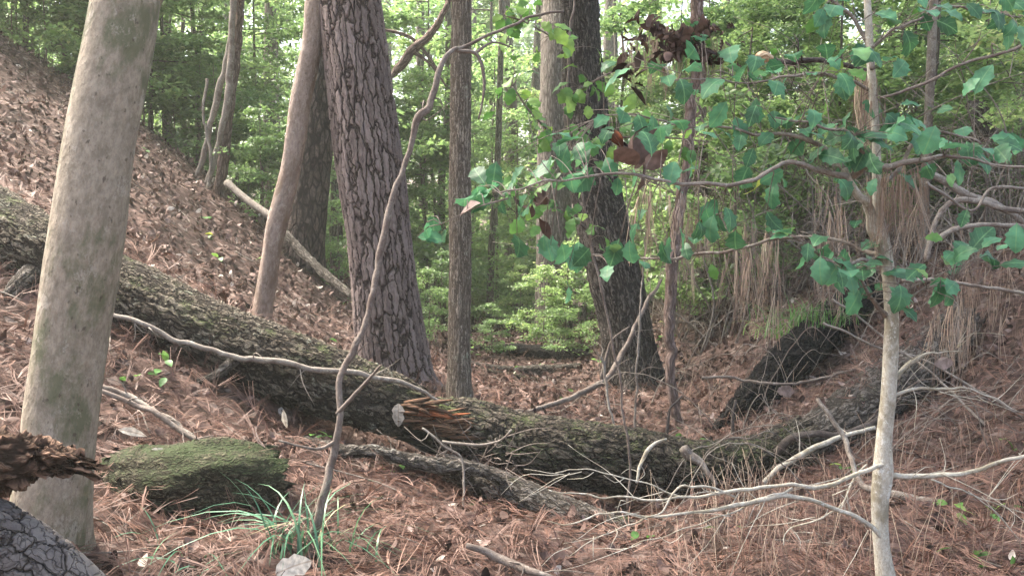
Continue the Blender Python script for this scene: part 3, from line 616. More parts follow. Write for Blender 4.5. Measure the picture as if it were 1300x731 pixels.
t3 = log('fallen_log', 'weathered grey log end lying up the right bank behind the pale sapling',
    [(1000, 578, 6.0, 58), (1050, 548, 6.1, 64), (1100, 512, 6.2, 66), (1150, 476, 6.35, 66), (1195, 436, 6.55, 60), (1225, 405, 6.7, 44)], M_grey, 110, .02, rough=.11, rf=1.3, seed=14, jag1=.1)
t4 = log('blackened_log', 'charred-looking black log slanting up the right bank under a grass tuft',
    [(900, 555, 7.0, 14), (930, 532, 7.02, 30), (962, 500, 7.1, 46), (1000, 460, 7.3, 52), (1040, 422, 7.6, 50), (1080, 388, 7.9, 46), (1110, 362, 8.2, 40)], M_black, 90, .025, rough=.14, rf=1.2, seed=17)
t5 = log('rotten_branch', 'dark rotting limb lying under the bridging log, sloping down to the right',
    [(560, 590, 5.1, 30), (610, 608, 5.05, 38), (660, 628, 5.0, 42), (710, 648, 4.92, 42), (760, 664, 4.87, 36), (815, 674, 4.82, 20)], M_grey, 60, .02, rough=.2, rf=1.4, seed=19, jag1=.05)
t6 = log('mossy_log', 'short moss-covered chunk of log behind the grass clump',
    [(146, 628, 3.85, 50), (165, 618, 3.8, 88), (220, 614, 3.75, 98), (290, 608, 3.8, 98), (345, 602, 3.9, 76)], M_mossy, 130, .012, rough=.24, rf=2., seed=23, jag0=.04, jag1=.06, flat=1.)
t7 = log('rotten_log', 'crumbling brown rotten log end jutting in from the left edge before the beige tree',
    [(-110, 590, 2.3, 84), (-40, 588, 2.4, 80), (10, 584, 2.45, 68), (50, 582, 2.5, 52), (85, 588, 2.5, 34), (103, 592, 2.5, 22)], M_rot, 110, .008, rough=.28, rf=2.2, seed=29, jag1=.07)
t8 = log('grey_plated_log', 'grey log with cracked plated bark in the bottom left corner',
    [(-120, 650, 2.35, 80), (-40, 672, 2.4, 84), (20, 700, 2.45, 80), (75, 735, 2.45, 70), (115, 765, 2.45, 60)], M_char, 110, .01, rough=.08, rf=1.3, seed=31)
log('fallen_pole', 'thin pale pole lying on the left bank between stem clump and slim tree', [(288, 232, 10.4, 9), (315, 255, 10.2, 10), (348, 278, 10.0, 11)], M_stick, 14, .05, cat='branch', rough=.1)
log('fallen_pole', 'dark fallen pole lying on the left bank behind the slim tree', [(352, 285, 9.6, 10), (385, 322, 9.4, 13), (415, 350, 9.2, 12), (450, 378, 9.0, 11)], M_grey, 14, .05, cat='branch', rough=.1)
def ground_log(label, pts, mat, **k):
    p = []; r = []
    for px, d, w_ in pts: g = G(px, d); r_ = w_/2/F*d; p.append(g+np.array([0, 0, r_*.8])); r.append(r_)
    t = thing('distant_log', label, 'log', p[1]); v, q, b = tube(p, r, 30, .05, rough=.12, jag0=.04, jag1=.05, **k); Acc().add(v, q, b).build('trunk', mat, parent=t)
ground_log('grey log lying across the ravine floor beyond the shaggy tree', [(585, 9.8, 10), (640, 10., 14), (690, 10.3, 14), (735, 10.7, 10)], M_grey)
ground_log('dark mossy log just behind the grey one on the ravine floor', [(600, 11.6, 10), (660, 11.6, 18), (745, 11.4, 16)], M_black)
ground_log('low dark log on the floor before the two crossing logs', [(605, 9.2, 7), (650, 9.3, 9), (690, 9.5, 6)], M_log2)
log('stump', 'broken grey stub of wood wedged against the log left of the beige tree', [(-5, 395, 4.7, 10), (22, 365, 4.8, 26), (45, 345, 4.95, 28), (62, 335, 5.1, 22)], M_grey, 60, .015, cat='stump', rough=.25, rf=2, jag0=.05, seed=40)
log('stump', 'pointed dark stump among the brush on the far right bank', [(1250, 175, 9, 34), (1246, 155, 9, 26), (1240, 140, 9, 26), (1228, 132, 9, 8)], M_grey, 40, .02, cat='stump', rough=.25, seed=41)
# splintered orange wood at the break
m_or = bark('fresh_orange_wood', (.3, .085, .035), (.6, .2, .08), (.09, .035, .02), scale=50, stretch=.06, depth=.004, fw=.3, real=False)
m_or2 = bark('torn_brown_wood', (.17, .09, .055), (.33, .19, .12), (.05, .03, .02), scale=50, stretch=.06, depth=.004, fw=.3, real=False)
A1 = Acc(); A2 = Acc()
for k in range(90):
    x0 = random.uniform(498, 572); y0 = 510+(x0-490)*.26+random.uniform(-8, 26); L_ = random.uniform(12, 48); dy = random.uniform(-8, 12)
    d0 = 5.24-.07*random.random(); w0 = random.uniform(3, 12)
    p, r = pw([(x0, y0, d0, w0*.6), (x0+L_*.5, y0+dy*.4, d0-.02, w0), (x0+L_, y0+dy, d0+.02, w0*.25)])
    v, q, b = tube(p, r, 6, .02, rough=.3, rf=5, seed=k, flat=.45); (A1 if y0 < 530 and x0 > 520 and random.random() < .5 else A2).add(v, q, b)
A1.build('splintered_heartwood', m_or, parent=tr); A2.build('torn_wood', m_or2, parent=tr)
A3 = Acc()
for k in range(7):
    x0 = random.uniform(474, 492); p, r = pw([(x0, 505+random.uniform(-4, 4), 5.33, 9), (x0-4, 490, 5.3, 7), (x0-random.uniform(-6, 9), 472+random.uniform(-4, 9), 5.28, 1.5)])
    v, q, b = tube(p, r, 6, .02, rough=.3, rf=5, seed=k, flat=.4); A3.add(v, q, b)
A3.build('splinters', m_or2, parent=tl)
# needles and leaves caught on the logs
acc = Acc(); accl = Acc()
for lst, nn in (([(0, 295, 5.55, 88), (170, 385, 5.4, 94), (330, 458, 5.35, 94), (480, 510, 5.45, 82)], 260), ([(590, 552, 5.52, 82), (720, 578, 5.7, 88), (880, 602, 5.9, 74), (1020, 565, 6., 68)], 260), ([(150, 615, 3.8, 92), (350, 600, 3.9, 80)], 70), ([(1050, 545, 6.1, 76), (1200, 430, 6.6, 74)], 200), ([(560, 585, 5.25, 34), (760, 662, 5., 42)], 90)):
    p, r = pw(lst); s = spline(np.concatenate([p, np.array(r)[:, None]], 1), .03); idx = rng.integers(0, len(s), nn); an = rng.normal(size=nn)*.55
    t_ = np.gradient(s[:, :3], axis=0)[idx]; t_ /= np.linalg.norm(t_, axis=1)[:, None]; side = np.cross(t_, [0, 0, 1.]); side /= np.linalg.norm(side, axis=1)[:, None]; up = np.cross(side, t_)
    nn_ = up*np.cos(an)[:, None]+side*np.sin(an)[:, None]; pos = s[idx, :3]+nn_*(s[idx, 3]*1.03)[:, None]
    lf = rng.random(nn) < .25
    for sel, tm, ac, sc0 in ((~lf, NEED, acc, .15), (lf, DEADL, accl, .06)):
        kk = rng.integers(0, len(tm), nn)
        for i_, tp in enumerate(tm):
            m_ = sel & (kk == i_); scatter(ac, tp, pos[m_], nn_[m_]+rng.normal(size=(m_.sum(), 3))*.25, rng.random(m_.sum())*6.28, sc0*(.6+.6*rng.random(m_.sum())), rng.beta(2, 2, m_.sum()))
kind(acc.build('needles_caught_on_logs', M_needle), 'stuff'); kind(accl.build('leaves_caught_on_logs', M_dead), 'stuff')
# ================================================================== DEAD BRANCHES
def branch(name, label, lst, mat, twigs=0, tw_len=.3, cat='branch', side=None, na=9, ds=.025, **k):
    p, r = pw(lst); r = [q_*(.68 if name == 'dead_sapling' else .85) for q_ in r]; t = thing(name, label, cat, p[0]); v, q, b = tube(p, r, na, ds, rough=.16, rf=3, seed=len(lst)+int(lst[0][0]) % 31, wob=k.pop('wob', .012)); Acc().add(v, q, b).build('limb', mat, parent=t)
    if twigs or side:
        A_ = Acc()
        for _ in range(twigs):
            i_ = random.randint(1, len(p)-1); f = random.random(); c = p[i_-1]*(1-f)+p[i_]*f; ax = p[i_]-p[i_-1]; ax /= np.linalg.norm(ax)
            dv = ax*random.uniform(.2, 1)+rng.normal(size=3)*.6; dv /= np.linalg.norm(dv); l = tw_len*random.uniform(.4, 1.2); r0 = min(r[i_]*.5, .004)
            mid = c+dv*l*.5+rng.normal(size=3)*.02; v, q, b = tube([c, mid, c+dv*l+rng.normal(size=3)*.05], [r0, r0*.7, r0*.3], 5, .04, seed=3); A_.add(v, q, b)
        for s in (side or []): pp, r2 = pw(s); v, q, b = tube(pp, r2, 6, .03, rough=.1, wob=.006); A_.add(v, q, b)
        A_.build('twigs', mat, parent=t)
    return t
branch('dead_sapling', 'tall thin crooked dead stem standing in front of the big pine', [(385, 745, 3.3, 19), (398, 690, 3.32, 17), (410, 630, 3.35, 15), (426, 575, 3.4, 15), (431, 520, 3.42, 14), (436, 470, 3.45, 14), (452, 445, 3.47, 16), (464, 412, 3.5, 13), (482, 330, 3.55, 13), (500, 250, 3.6, 13), (520, 185, 3.65, 12), (530, 150, 3.66, 15), (545, 135, 3.68, 13), (562, 90, 3.7, 11), (580, 62, 3.75, 9), (620, 44, 3.8, 6), (665, 26, 3.85, 5), (715, 16, 3.9, 4)],
    M_twig, twigs=5, tw_len=.16, cat='dead tree', side=[[(582, 64, 3.75, 5), (604, 68, 3.76, 5), (612, 92, 3.77, 5), (613, 120, 3.77, 4), (607, 152, 3.76, 3)], [(604, 68, 3.76, 4), (625, 55, 3.8, 3), (650, 62, 3.8, 2)], [(430, 525, 3.4, 5), (452, 500, 3.36, 5), (470, 478, 3.34, 4), (484, 463, 3.32, 3)], [(428, 560, 3.4, 5), (400, 572, 3.36, 4), (352, 560, 3.3, 3)]])
branch('fallen_branch', 'long thin brown branch lying along the top of the mossy log', [(110, 385, 4.8, 7), (170, 408, 4.8, 8), (250, 440, 4.84, 9), (330, 458, 4.9, 9), (400, 468, 4.97, 8), (470, 475, 5.08, 7), (520, 488, 5.15, 6), (570, 515, 5.2, 4)], M_stick, 8, .2)
branch('fallen_branch', 'grey bark-covered limb lying in front of the log under the orange break', [(330, 553, 4.75, 18), (380, 561, 4.75, 20), (440, 570, 4.75, 21), (500, 578, 4.8, 22), (550, 588, 4.85, 24), (600, 598, 4.9, 20), (640, 612, 4.95, 12)], M_grey, 6, .25, na=24, side=[[(470, 577, 4.95, 14), (500, 592, 4.9, 13), (545, 590, 4.95, 12), (600, 596, 5, 8)]])
branch('fallen_stick', 'dark stick lying on needles right of the beige tree', [(118, 490, 3.95, 6), (170, 512, 3.95, 8), (230, 548, 3.9, 8), (292, 576, 3.85, 5)], M_twig, 4, .15)
branch('fallen_stick', 'second shorter stick just above the dark one right of the beige tree', [(122, 492, 4.1, 9), (160, 500, 4.15, 9), (215, 530, 4.1, 7), (250, 560, 4.05, 4)], M_stick, 3, .12)
branch('broken_stub', 'stubby knot of a branch poking from the front of the mossy log', [(240, 492, 4.75, 9), (262, 480, 4.8, 15), (285, 468, 4.88, 17), (302, 455, 4.95, 14)], M_grey, 0, na=16)
branch('bent_branch', 'curving bare branch rising from the log toward the leaning oak', [(650, 526, 6.8, 7), (700, 515, 7, 7), (745, 495, 7.2, 8), (778, 472, 7.4, 9), (795, 440, 7.6, 8), (812, 400, 7.8, 6), (838, 355, 8, 4)], M_twig, 6, .3, side=[[(765, 480, 7.3, 5), (770, 450, 7.3, 4), (778, 430, 7.3, 3), (800, 415, 7.3, 2)]])
branch('dead_snag', 'forked dead snag slanting through the far foliage right of the big pine', [(495, 100, 13, 6), (508, 84, 13, 14), (524, 64, 13, 15), (545, 45, 13, 12), (560, 22, 13, 9), (575, -10, 13, 7)], M_farpink, 0, side=[[(470, 36, 13, 4), (505, 42, 13, 5), (530, 55, 13, 5), (560, 95, 13, 3)], [(525, 66, 13, 5), (548, 84, 13, 4), (566, 110, 13, 3)]])
branch('broken_branch', 'whitish broken branch stub leaning on the bridging log', [(868, 566, 5.35, 13), (878, 580, 5.33, 15), (893, 592, 5.3, 10), (908, 617, 5.25, 6)], M_stick, 0, na=14)
branch('broken_twig', 'pale forked twig on the bridging log left of the whitish stub', [(808, 612, 5.3, 3), (813, 588, 5.3, 5), (826, 570, 5.32, 6), (848, 556, 5.35, 3)], M_pale, 3, .12)
branch('curved_branch', 'dark curved branch arching over the right end of the log', [(985, 572, 5.7, 13), (1002, 556, 5.65, 13), (1030, 549, 5.6, 12), (1065, 549, 5.6, 12), (1095, 543, 5.65, 12), (1118, 528, 5.7, 8)], M_darktwig, 4, .2, na=14)
branch('pale_branch', 'pale bare branch slanting up from the log behind the curved dark one', [(966, 618, 5.3, 7), (990, 594, 5.3, 8), (1020, 574, 5.3, 8), (1060, 556, 5.35, 8), (1108, 540, 5.4, 6)], M_pale, 3, .2)
branch('grey_branch', 'crooked grey branch running from log level down onto litter behind the sapling base', [(1036, 508, 4.9, 6), (1058, 535, 4.85, 7), (1077, 565, 4.8, 8), (1082, 596, 4.7, 8), (1098, 620, 4.6, 10), (1140, 628, 4.5, 14), (1200, 640, 4.4, 14), (1250, 650, 4.35, 12), (1320, 672, 4.2, 10)], M_stick, 6, .25, na=14)
branch('thin_vine', 'thin brown vine drooping across the black log on the right bank', [(890, 478, 6.6, 3), (930, 480, 6.6, 4), (990, 486, 6.5, 4), (1040, 482, 6.5, 4), (1080, 468, 6.5, 4), (1110, 455, 6.5, 3)], M_twig, 2, .15, cat='vine')
branch('bottom_stick', 'reddish stick half buried in needles at the bottom centre', [(590, 695, 3.25, 7), (625, 705, 3.25, 12), (665, 722, 3.2, 12), (700, 735, 3.15, 6)], M_twig, 2, .12)
branch('upright_twig', 'dark upright twig standing behind the middle of the bridging log', [(844, 570, 5.9, 5), (846, 540, 5.9, 5), (852, 520, 5.9, 4), (868, 500, 5.9, 3)], M_darktwig, 2, .12)
branch('upright_twig', 'short dark twig standing near the thin stem behind the log', [(926, 575, 6.5, 6), (930, 540, 6.5, 6), (934, 505, 6.5, 5)], M_darktwig, 2, .12)
branch('thin_upright_stem', 'thin pale stem standing left of the oak base', [(782, 570, 6.6, 4), (775, 520, 6.7, 4), (768, 470, 6.8, 4), (762, 452, 6.8, 3)], M_stick, 2, .2)
branch('thin_upright_stem', 'thin straight stem in front of the oak base', [(806, 545, 7.2, 3), (808, 480, 7.2, 3), (812, 400, 7.2, 3), (818, 300, 7.3, 2)], M_stick, 2, .2)
branch('forked_twig', 'pale two-pronged twig sticking up in front of the orange break', [(592, 662, 4.6, 4), (588, 610, 4.65, 4), (585, 580, 4.7, 4), (562, 560, 4.7, 4), (536, 544, 4.7, 4)], M_stick, 3, .1, side=[[(563, 560, 4.7, 3), (600, 566, 4.7, 4), (632, 560, 4.7, 3), (650, 545, 4.7, 3)]])
# tangle of dead twigs in front of the log
t = thing('twig_tangle', 'tangle of short dead twigs where the grey limb meets the log', 'twigs', W(610, 590, 5.0)); A_ = Acc()
for k in range(46):
    c = np.array(W(random.uniform(555, 665), random.uniform(550, 600), random.uniform(4.85, 5.15))); dv = rng.normal(size=3)*np.array([1, .5, .6]); dv /= np.linalg.norm(dv); l = random.uniform(.08, .3)
    v, q, b = tube([c, c+dv*l*.5+rng.normal(size=3)*.015, c+dv*l+rng.normal(size=3)*.03], [.0035, .003, .0012], 5, .03, seed=k); A_.add(v, q, b)
A_.build('twigs', M_twig, parent=t)
# hidden-to-right brush pile with curved branches
t = thing('arching_brush', 'arching bare branches of a dead shrub on the right bank behind the sapling', 'shrub', W(1260, 400, 6)); 
for L in [[(1180, 330, 5.2, 7), (1186, 285, 5.2, 7), (1205, 258, 5.2, 8), (1240, 256, 5.2, 8), (1275, 265, 5.2, 8), (1320, 268, 5.2, 7)], [(1190, 305, 5, 6), (1215, 292, 5, 7), (1255, 286, 5, 7), (1320, 290, 5, 6)],
          [(1175, 215, 5.5, 9), (1200, 232, 5.5, 10), (1230, 250, 5.5, 12), (1265, 260, 5.5, 10), (1300, 285, 5.5, 8), (1340, 330, 5.5, 9), (1345, 430, 5.5, 9)], [(1180, 232, 4.5, 4), (1230, 268, 4.6, 4), (1262, 240, 4.6, 4), (1320, 240, 4.7, 4)], [(1150, 355, 4.2, 5), (1210, 360, 4.2, 5), (1250, 365, 4.2, 5), (1320, 376, 4.2, 5)],
          [(1048, 410, 5.5, 3), (1110, 440, 5.5, 3), (1180, 460, 5.5, 3), (1300, 530, 5.3, 3)], [(1060, 380, 5.6, 3), (1110, 420, 5.6, 3), (1190, 480, 5.4, 3), (1250, 540, 5.2, 3)]]:
    p, r = pw(L); v, q, b = tube(p, r, 8, .03, rough=.12, rf=3, wob=.01); Acc().add(v, q, b).build('branch', M_stick, parent=t)
branch('overhead_twig', 'slender brown branch sloping up to the right edge above the sapling leaves', [(1120, 122, 3.4, 4), (1170, 105, 3.4, 5), (1220, 82, 3.4, 5), (1290, 60, 3.4, 5), (1380, 20, 3.4, 5)], M_twig, 4, .15)
for k in range(75):
    px = random.uniform(820, 1330); d = random.uniform(4.4, 9.5); a_ = G(px, d); L_ = random.uniform(.5, 1.6); an = random.uniform(-.6, .6)+(PI if random.random() < .5 else 0); hh = random.uniform(.05, .5)*(1+.3*(d > 6.5)); r0 = random.uniform(.002, .0045); pts_ = []
    for q_ in range(6):
        f_ = q_/5; x_ = a_[0]+math.cos(an)*L_*f_+random.gauss(0, .03); y_ = a_[1]+math.sin(an)*L_*f_; pts_.append((x_, y_, h1(x_, y_)+.02+hh*math.sin(min(f_*1.15, 1)*PI)+random.gauss(0, .02)))
    v, q, b = tube(pts_, [r0, r0, r0*.9, r0*.75, r0*.55, r0*.3], 5, .04, wob=.012, seed=k); A_ = Acc().add(v, q, b)
    for q_ in range(4):
        c_ = np.array(pts_[random.randint(1, 4)]); dv = rng.normal(size=3)*.18; v, q, b = tube([c_, c_+dv*.6, c_+dv], [r0*.5, r0*.4, r0*.2], 4, .04, wob=.008); A_.add(v, q, b)
    tag(A_.build('dead_twig', random.choice([M_twig, M_stick]), loc=pts_[0]), 'thin dead twig arching over the litter of the right bank', 'twig', 'dead twigs lying over the right bank')
# ================================================================== FOREGROUND SAPLING
D = 2.9
root = thing('pale_sapling', 'slender sapling with pale mottled bark and toothed teal leaves in the right foreground', 'sapling', W(1128, 780, D))
p, r = pw([(1130, 800, D, 34), (1126, 745, D, 26), (1119, 690, D, 20), (1117, 640, D, 21), (1121, 600, D, 24), (1122, 560, D, 19), (1128, 500, D, 18), (1131, 440, D, 18), (1132, 400, D, 17), (1128, 350, D, 17), (1120, 300, D, 17), (1114, 260, D, 12), (1112, 180, D, 11), (1106, 90, D, 10), (1101, 0, D, 9), (1098, -80, D, 8)])
v, q, b = tube(p, r, 26, .012, rough=.06, rf=3, seed=5); Acc().add(v, q, b).build('trunk', M_pale, parent=root)
br = [
 [(1122, 302, D, 16), (1108, 272, D-.03, 17), (1090, 255, D-.06, 15), (1076, 236, D-.08, 13), (1068, 215, D-.1, 11)],
 [(1072, 222, D-.1, 11), (1050, 214, D-.14, 9), (1025, 203, D-.18, 8), (1008, 203, D-.2, 8), (975, 222, D-.22, 7), (930, 234, D-.25, 7), (880, 236, D-.28, 6), (830, 231, D-.3, 5), (770, 226, D-.34, 4), (700, 232, D-.38, 3), (640, 250, D-.4, 2.5)],
 [(1068, 216, D-.1, 9), (1048, 196, D-.05, 8), (1015, 182, D-.02, 7), (975, 170, D, 5), (930, 160, D, 4), (880, 160, D, 3), (820, 150, D, 3), (760, 150, D+.02, 2)],
 [(1076, 232, D-.08, 11), (1096, 216, D-.12, 11), (1130, 210, D-.16, 10), (1175, 206, D-.2, 8), (1215, 200, D-.2, 5), (1262, 205, D-.2, 4), (1340, 215, D-.2, 4)],
 [(1108, 205, D-.1, 7), (1098, 190, D-.14, 6), (1075, 170, D-.18, 5), (1030, 160, D-.2, 4), (985, 155, D-.2, 3)],
 [(1115, 240, D, 8), (1145, 205, D+.05, 7), (1160, 180, D+.05, 6), (1190, 172, D+.05, 4), (1240, 185, D+.05, 3)],
 [(1106, 90, D, 8), (1098, 50, D, 7), (1085, 22, D, 6), (1070, 8, D, 5), (1040, -15, D, 4)],
 [(1108, 120, D, 6), (1060, 100, D-.05, 5), (1010, 98, D-.1, 4), (960, 100, D-.1, 3), (900, 98, D-.1, 3), (850, 96, D-.1, 2)],
 [(1108, 60, D, 6), (1150, 30, D+.05, 5), (1220, 10, D+.1, 4), (1300, 20, D+.1, 3)],
 [(1124, 320, D, 8), (1100, 312, D+.05, 7), (1060, 298, D+.1, 6), (1000, 300, D+.15, 5), (930, 315, D+.2, 5), (850, 326, D+.25, 4), (790, 325, D+.3, 3), (720, 325, D+.3, 2)],
 [(1120, 330, D, 9), (1098, 335, D-.1, 6), (1070, 335, D-.15, 5), (1040, 325, D-.2, 3)],
 [(1130, 404, D, 10), (1112, 392, D-.05, 8), (1098, 375, D-.1, 6), (1085, 350, D-.14, 4), (1060, 340, D-.16, 3)],
 [(1131, 390, D, 6), (1160, 370, D-.05, 4), (1200, 365, D-.1, 3), (1210, 355, D-.1, 2)],
 [(1122, 606, D, 12), (1140, 608, D, 11), (1185, 605, D-.02, 9), (1230, 598, D-.04, 8), (1270, 586, D-.05, 7), (1310, 572, D-.06, 6), (1360, 560, D-.08, 5)],
 [(1122, 590, D, 9), (1105, 592, D-.02, 8), (1075, 603, D-.04, 8), (1035, 613, D-.06, 8), (985, 612, D-.08, 7), (930, 624, D-.1, 7), (870, 634, D-.12, 5), (800, 636, D-.14, 4), (730, 630, D-.16, 2.5), (692, 620, D-.16, 1.5)],
 [(1122, 692, D, 10), (1095, 668, D-.02, 9), (1050, 644, D-.05, 8), (1000, 633, D-.08, 9), (940, 640, D-.1, 8), (880, 648, D-.13, 6), (810, 650, D-.15, 4), (750, 656, D-.17, 3), (690, 662, D-.18, 1.5)],
 [(1131, 508, D, 6), (1142, 496, D, 7), (1160, 491, D, 6), (1195, 497, D, 5), (1230, 498, D, 3), (1290, 520, D, 2)],
 [(1132, 480, D, 8), (1145, 468, D, 9), (1160, 452, D, 8), (1178, 446, D, 3), (1220, 440, D, 2)],
 [(935, 640, D-.1, 5), (870, 620, D-.15, 4), (830, 660, D-.18, 3), (775, 676, D-.2, 2), (720, 700, D-.2, 1.5)],
 [(1010, 612, D-.08, 5), (960, 640, D-.1, 4), (910, 660, D-.12, 3), (880, 672, D-.12, 2), (800, 690, D-.14, 1.5)],
 [(1100, 595, D-.02, 4), (1050, 650, D+.05, 3), (1010, 668, D+.1, 3), (1000, 690, D+.1, 2)],
 [(1185, 606, D-.02, 4), (1225, 620, D-.02, 3), (1300, 650, D, 2)],
 [(860, 634, D-.12, 3), (800, 610, D-.14, 2.5), (745, 600, D-.15, 2), (700, 606, D-.15, 1.5)],
]
BP = []
for k, L in enumerate(br):
    p, r = pw(L); r = [q_*(.8 if k < 13 else .68) for q_ in r]; v, q, b = tube(p, r, 10, .015, rough=.08, rf=5, seed=k, wob=.016); A_ = Acc().add(v, q, b)
    sp_ = spline(p, .02)
    for _ in range(5 if k < 13 else 7):
        i_ = random.randint(3, len(sp_)-2); ax = sp_[i_+1]-sp_[i_-1]; ax /= np.linalg.norm(ax); dv = ax*.8+rng.normal(size=3)*np.array([.5, .5, .6]); l = random.uniform(.05, .22)
        v, q, b = tube([sp_[i_], sp_[i_]+dv*l*.5, sp_[i_]+dv*l+rng.normal(size=3)*.03], [.0016, .0012, .0006], 4, .03, wob=.006, seed=k); A_.add(v, q, b)
    A_.build('branch', M_pale if k >= 13 or k == 0 else M_stick, parent=root)
    if k < 13: BP.append(spline(p, .02))
BPA = np.concatenate(BP)
# leaves: placed about the branch ends, stalk joined to the nearest branch
OAK = [leaf_t(P_OAK, curl=c, fold=f, twist=tw, wav=.12) for c, f, tw in ((.5, .22, .2), (.8, .12, -.2), (.3, .3, 0), (1., .2, .4), (.6, -.08, -.4))]
TW = Acc()
def leaves(acc, pts, dj=.12, size=(.08, .12), base=None, facing=.5, tints=(.15, .8), stalk=True):
    for (px, py) in pts:
        d = D-.1+random.uniform(-dj, dj)
        c = W(px, py, d)
        src = BPA[np.argmin(np.linalg.norm(BPA-c, axis=1))] if base is None else base
        v = c-src; ln = np.linalg.norm(v)+1e-6; dirv = v/ln+rng.normal(size=3)*.35; dirv[2] -= .25; dirv /= np.linalg.norm(dirv)
        s = random.uniform(*size); st = c-dirv*s*.5
        nrm = np.array([random.gauss(0, .4), -facing*random.uniform(.3, 1.6), random.uniform(.35, 1.)]); nrm -= dirv*np.dot(nrm, dirv); nrm /= np.linalg.norm(nrm); y = np.cross(nrm, dirv)
        tv, tq = random.choice(OAK); acc.add(tv[:, 0:1]*s*dirv+tv[:, 1:2]*s*y*random.uniform(.85, 1.1)+tv[:, 2:3]*s*nrm+st, tq, t=random.uniform(*tints), b=tv)
        if stalk:
            v_, q_, b_ = tube([src, (src+st)/2+np.array([0, 0, .012]), st], [.0018, .0014, .001], 4, .04); TW.add(v_, q_, b_)
FO = Acc()
pts = [(960,95),(988,104),(942,88),(915,145),(905,100),(848,97),(1075,98),(1105,62),(1112,66),(1145,85),(1108,130),(1245,100),(1060,4),(1040,2),(1270,15),(1250,8),(1292,32),(1285,45),(940,165),(955,140),(1000,150),(1022,158),(1045,164),(985,150),(1090,168),(1112,166),(1132,160),(1158,156),(1176,172),(1192,178),(1236,188),(1222,216),(1252,182),(1140,150),(1120,176),
 (722,176),(765,150),(792,146),(816,155),(842,160),(722,222),(700,214),(745,226),(770,210),(715,165),(690,212),(735,205),(655,222),(628,247),(604,244),(660,262),(770,342),(740,325),(797,296),(702,325),(662,308),(735,316),(780,322),(976,246),(895,272),(912,286),(982,222),(932,312),(898,290),(905,265),
 (1035,312),(1048,328),(1058,352),(1078,335),(1062,340),(1102,366),(1148,372),(1150,350),(1195,374),(1212,372),(1162,345),(1140,340),(1085,345),(1226,312),(1246,300),(1276,306),(1215,322),(1290,300),(1282,180),(1288,330),(1268,190),(1180,10),(1210,14),(870,110),(1005,62),(925,62),(890,42),(835,75),(780,95)]
leaves(FO, pts)
pts2 = [(px+random.gauss(0, 26), py+random.gauss(0, 14)) for px, py in pts ]
leaves(FO, pts2, dj=.3, size=(.06, .11), tints=(0, .9))
sx_, sy_, sd_ = projpx(BPA[:, 0], BPA[:, 1], BPA[:, 2]); sel = [(float(sx_[i_])+random.gauss(0, 20), float(sy_[i_])-6+random.gauss(0, 11)) for i_ in rng.integers(0, len(BPA), 95) if sx_[i_] < 1290]
leaves(FO, sel, dj=.2, size=(.06, .095), tints=(0, .95), facing=.2)
FO.build('foliage', M_green, parent=root)
YL = Acc(); leaves(YL, [(1050, 146), (1088, 92), (1060, 88), (1035, 30), (985, 60), (1140, 20), (1170, 12), (965, 240), (925, 250), (1185, 300), (1200, 330), (1170, 340), (905, 345)], dj=.3, size=(.05, .09), tints=(.3, 1)); YL.build('yellow_leaves', M_yel, parent=root)
TW.build('twigs', M_twig, parent=root)
# yellow-green sapling behind the upper leaves
r2 = thing('leafy_sapling', 'yellow-green leafy sapling whose leaves fill the space left of the dead leaf clump', 'sapling', G(760, 4.6)); D2 = 4.4
L = [(800, 645, 4.4, 3), (794, 540, 4.4, 3), (770, 400, 4.4, 3), (745, 280, 4.4, 3), (722, 150, 4.4, 3), (725, 50, 4.4, 3), (740, -60, 4.4, 2)]
p, r = pw(L); base_l = spline(p, .05); v, q, b = tube(p, r, 7, .05, wob=.01); A_ = Acc().add(v, q, b)
FO2 = Acc(); TW = Acc(); D = 4.4; BPS = [base_l]
for L in [[(720, 130, 4.4, 4), (760, 100, 4.3, 3), (830, 70, 4.3, 2), (900, 40, 4.3, 1.5)], [(735, 200, 4.4, 4), (680, 150, 4.3, 3), (650, 110, 4.3, 2)], [(722, 60, 4.4, 3), (670, 30, 4.3, 2), (640, 20, 4.3, 2)], [(730, 230, 4.4, 4), (770, 180, 4.4, 3), (840, 175, 4.4, 2), (900, 180, 4.4, 2)], [(745, 290, 4.4, 3), (690, 250, 4.4, 2), (650, 230, 4.4, 2)]]:
    p, r = pw(L); v, q, b = tube(p, r, 5, .04); A_.add(v, q, b); BPS.append(spline(p, .04))
BPA = np.concatenate(BPS)
pp = []
for s in BPS[1:]:
    for k in range(34): 
        c = s[random.randrange(len(s))]+rng.normal(size=3)*.07; x_, y_, d_ = projpx(c[0:1], c[1:2], c[2:3]); pp.append((float(x_[0]), float(y_[0])))
leaves(FO2, pp, dj=.15, size=(.06, .11), tints=(0, .92), facing=.3)
A_.build('stems', M_twig, parent=r2); FO2.build('foliage', M_yel, parent=r2); TW.build('twigs', M_twig, parent=r2)
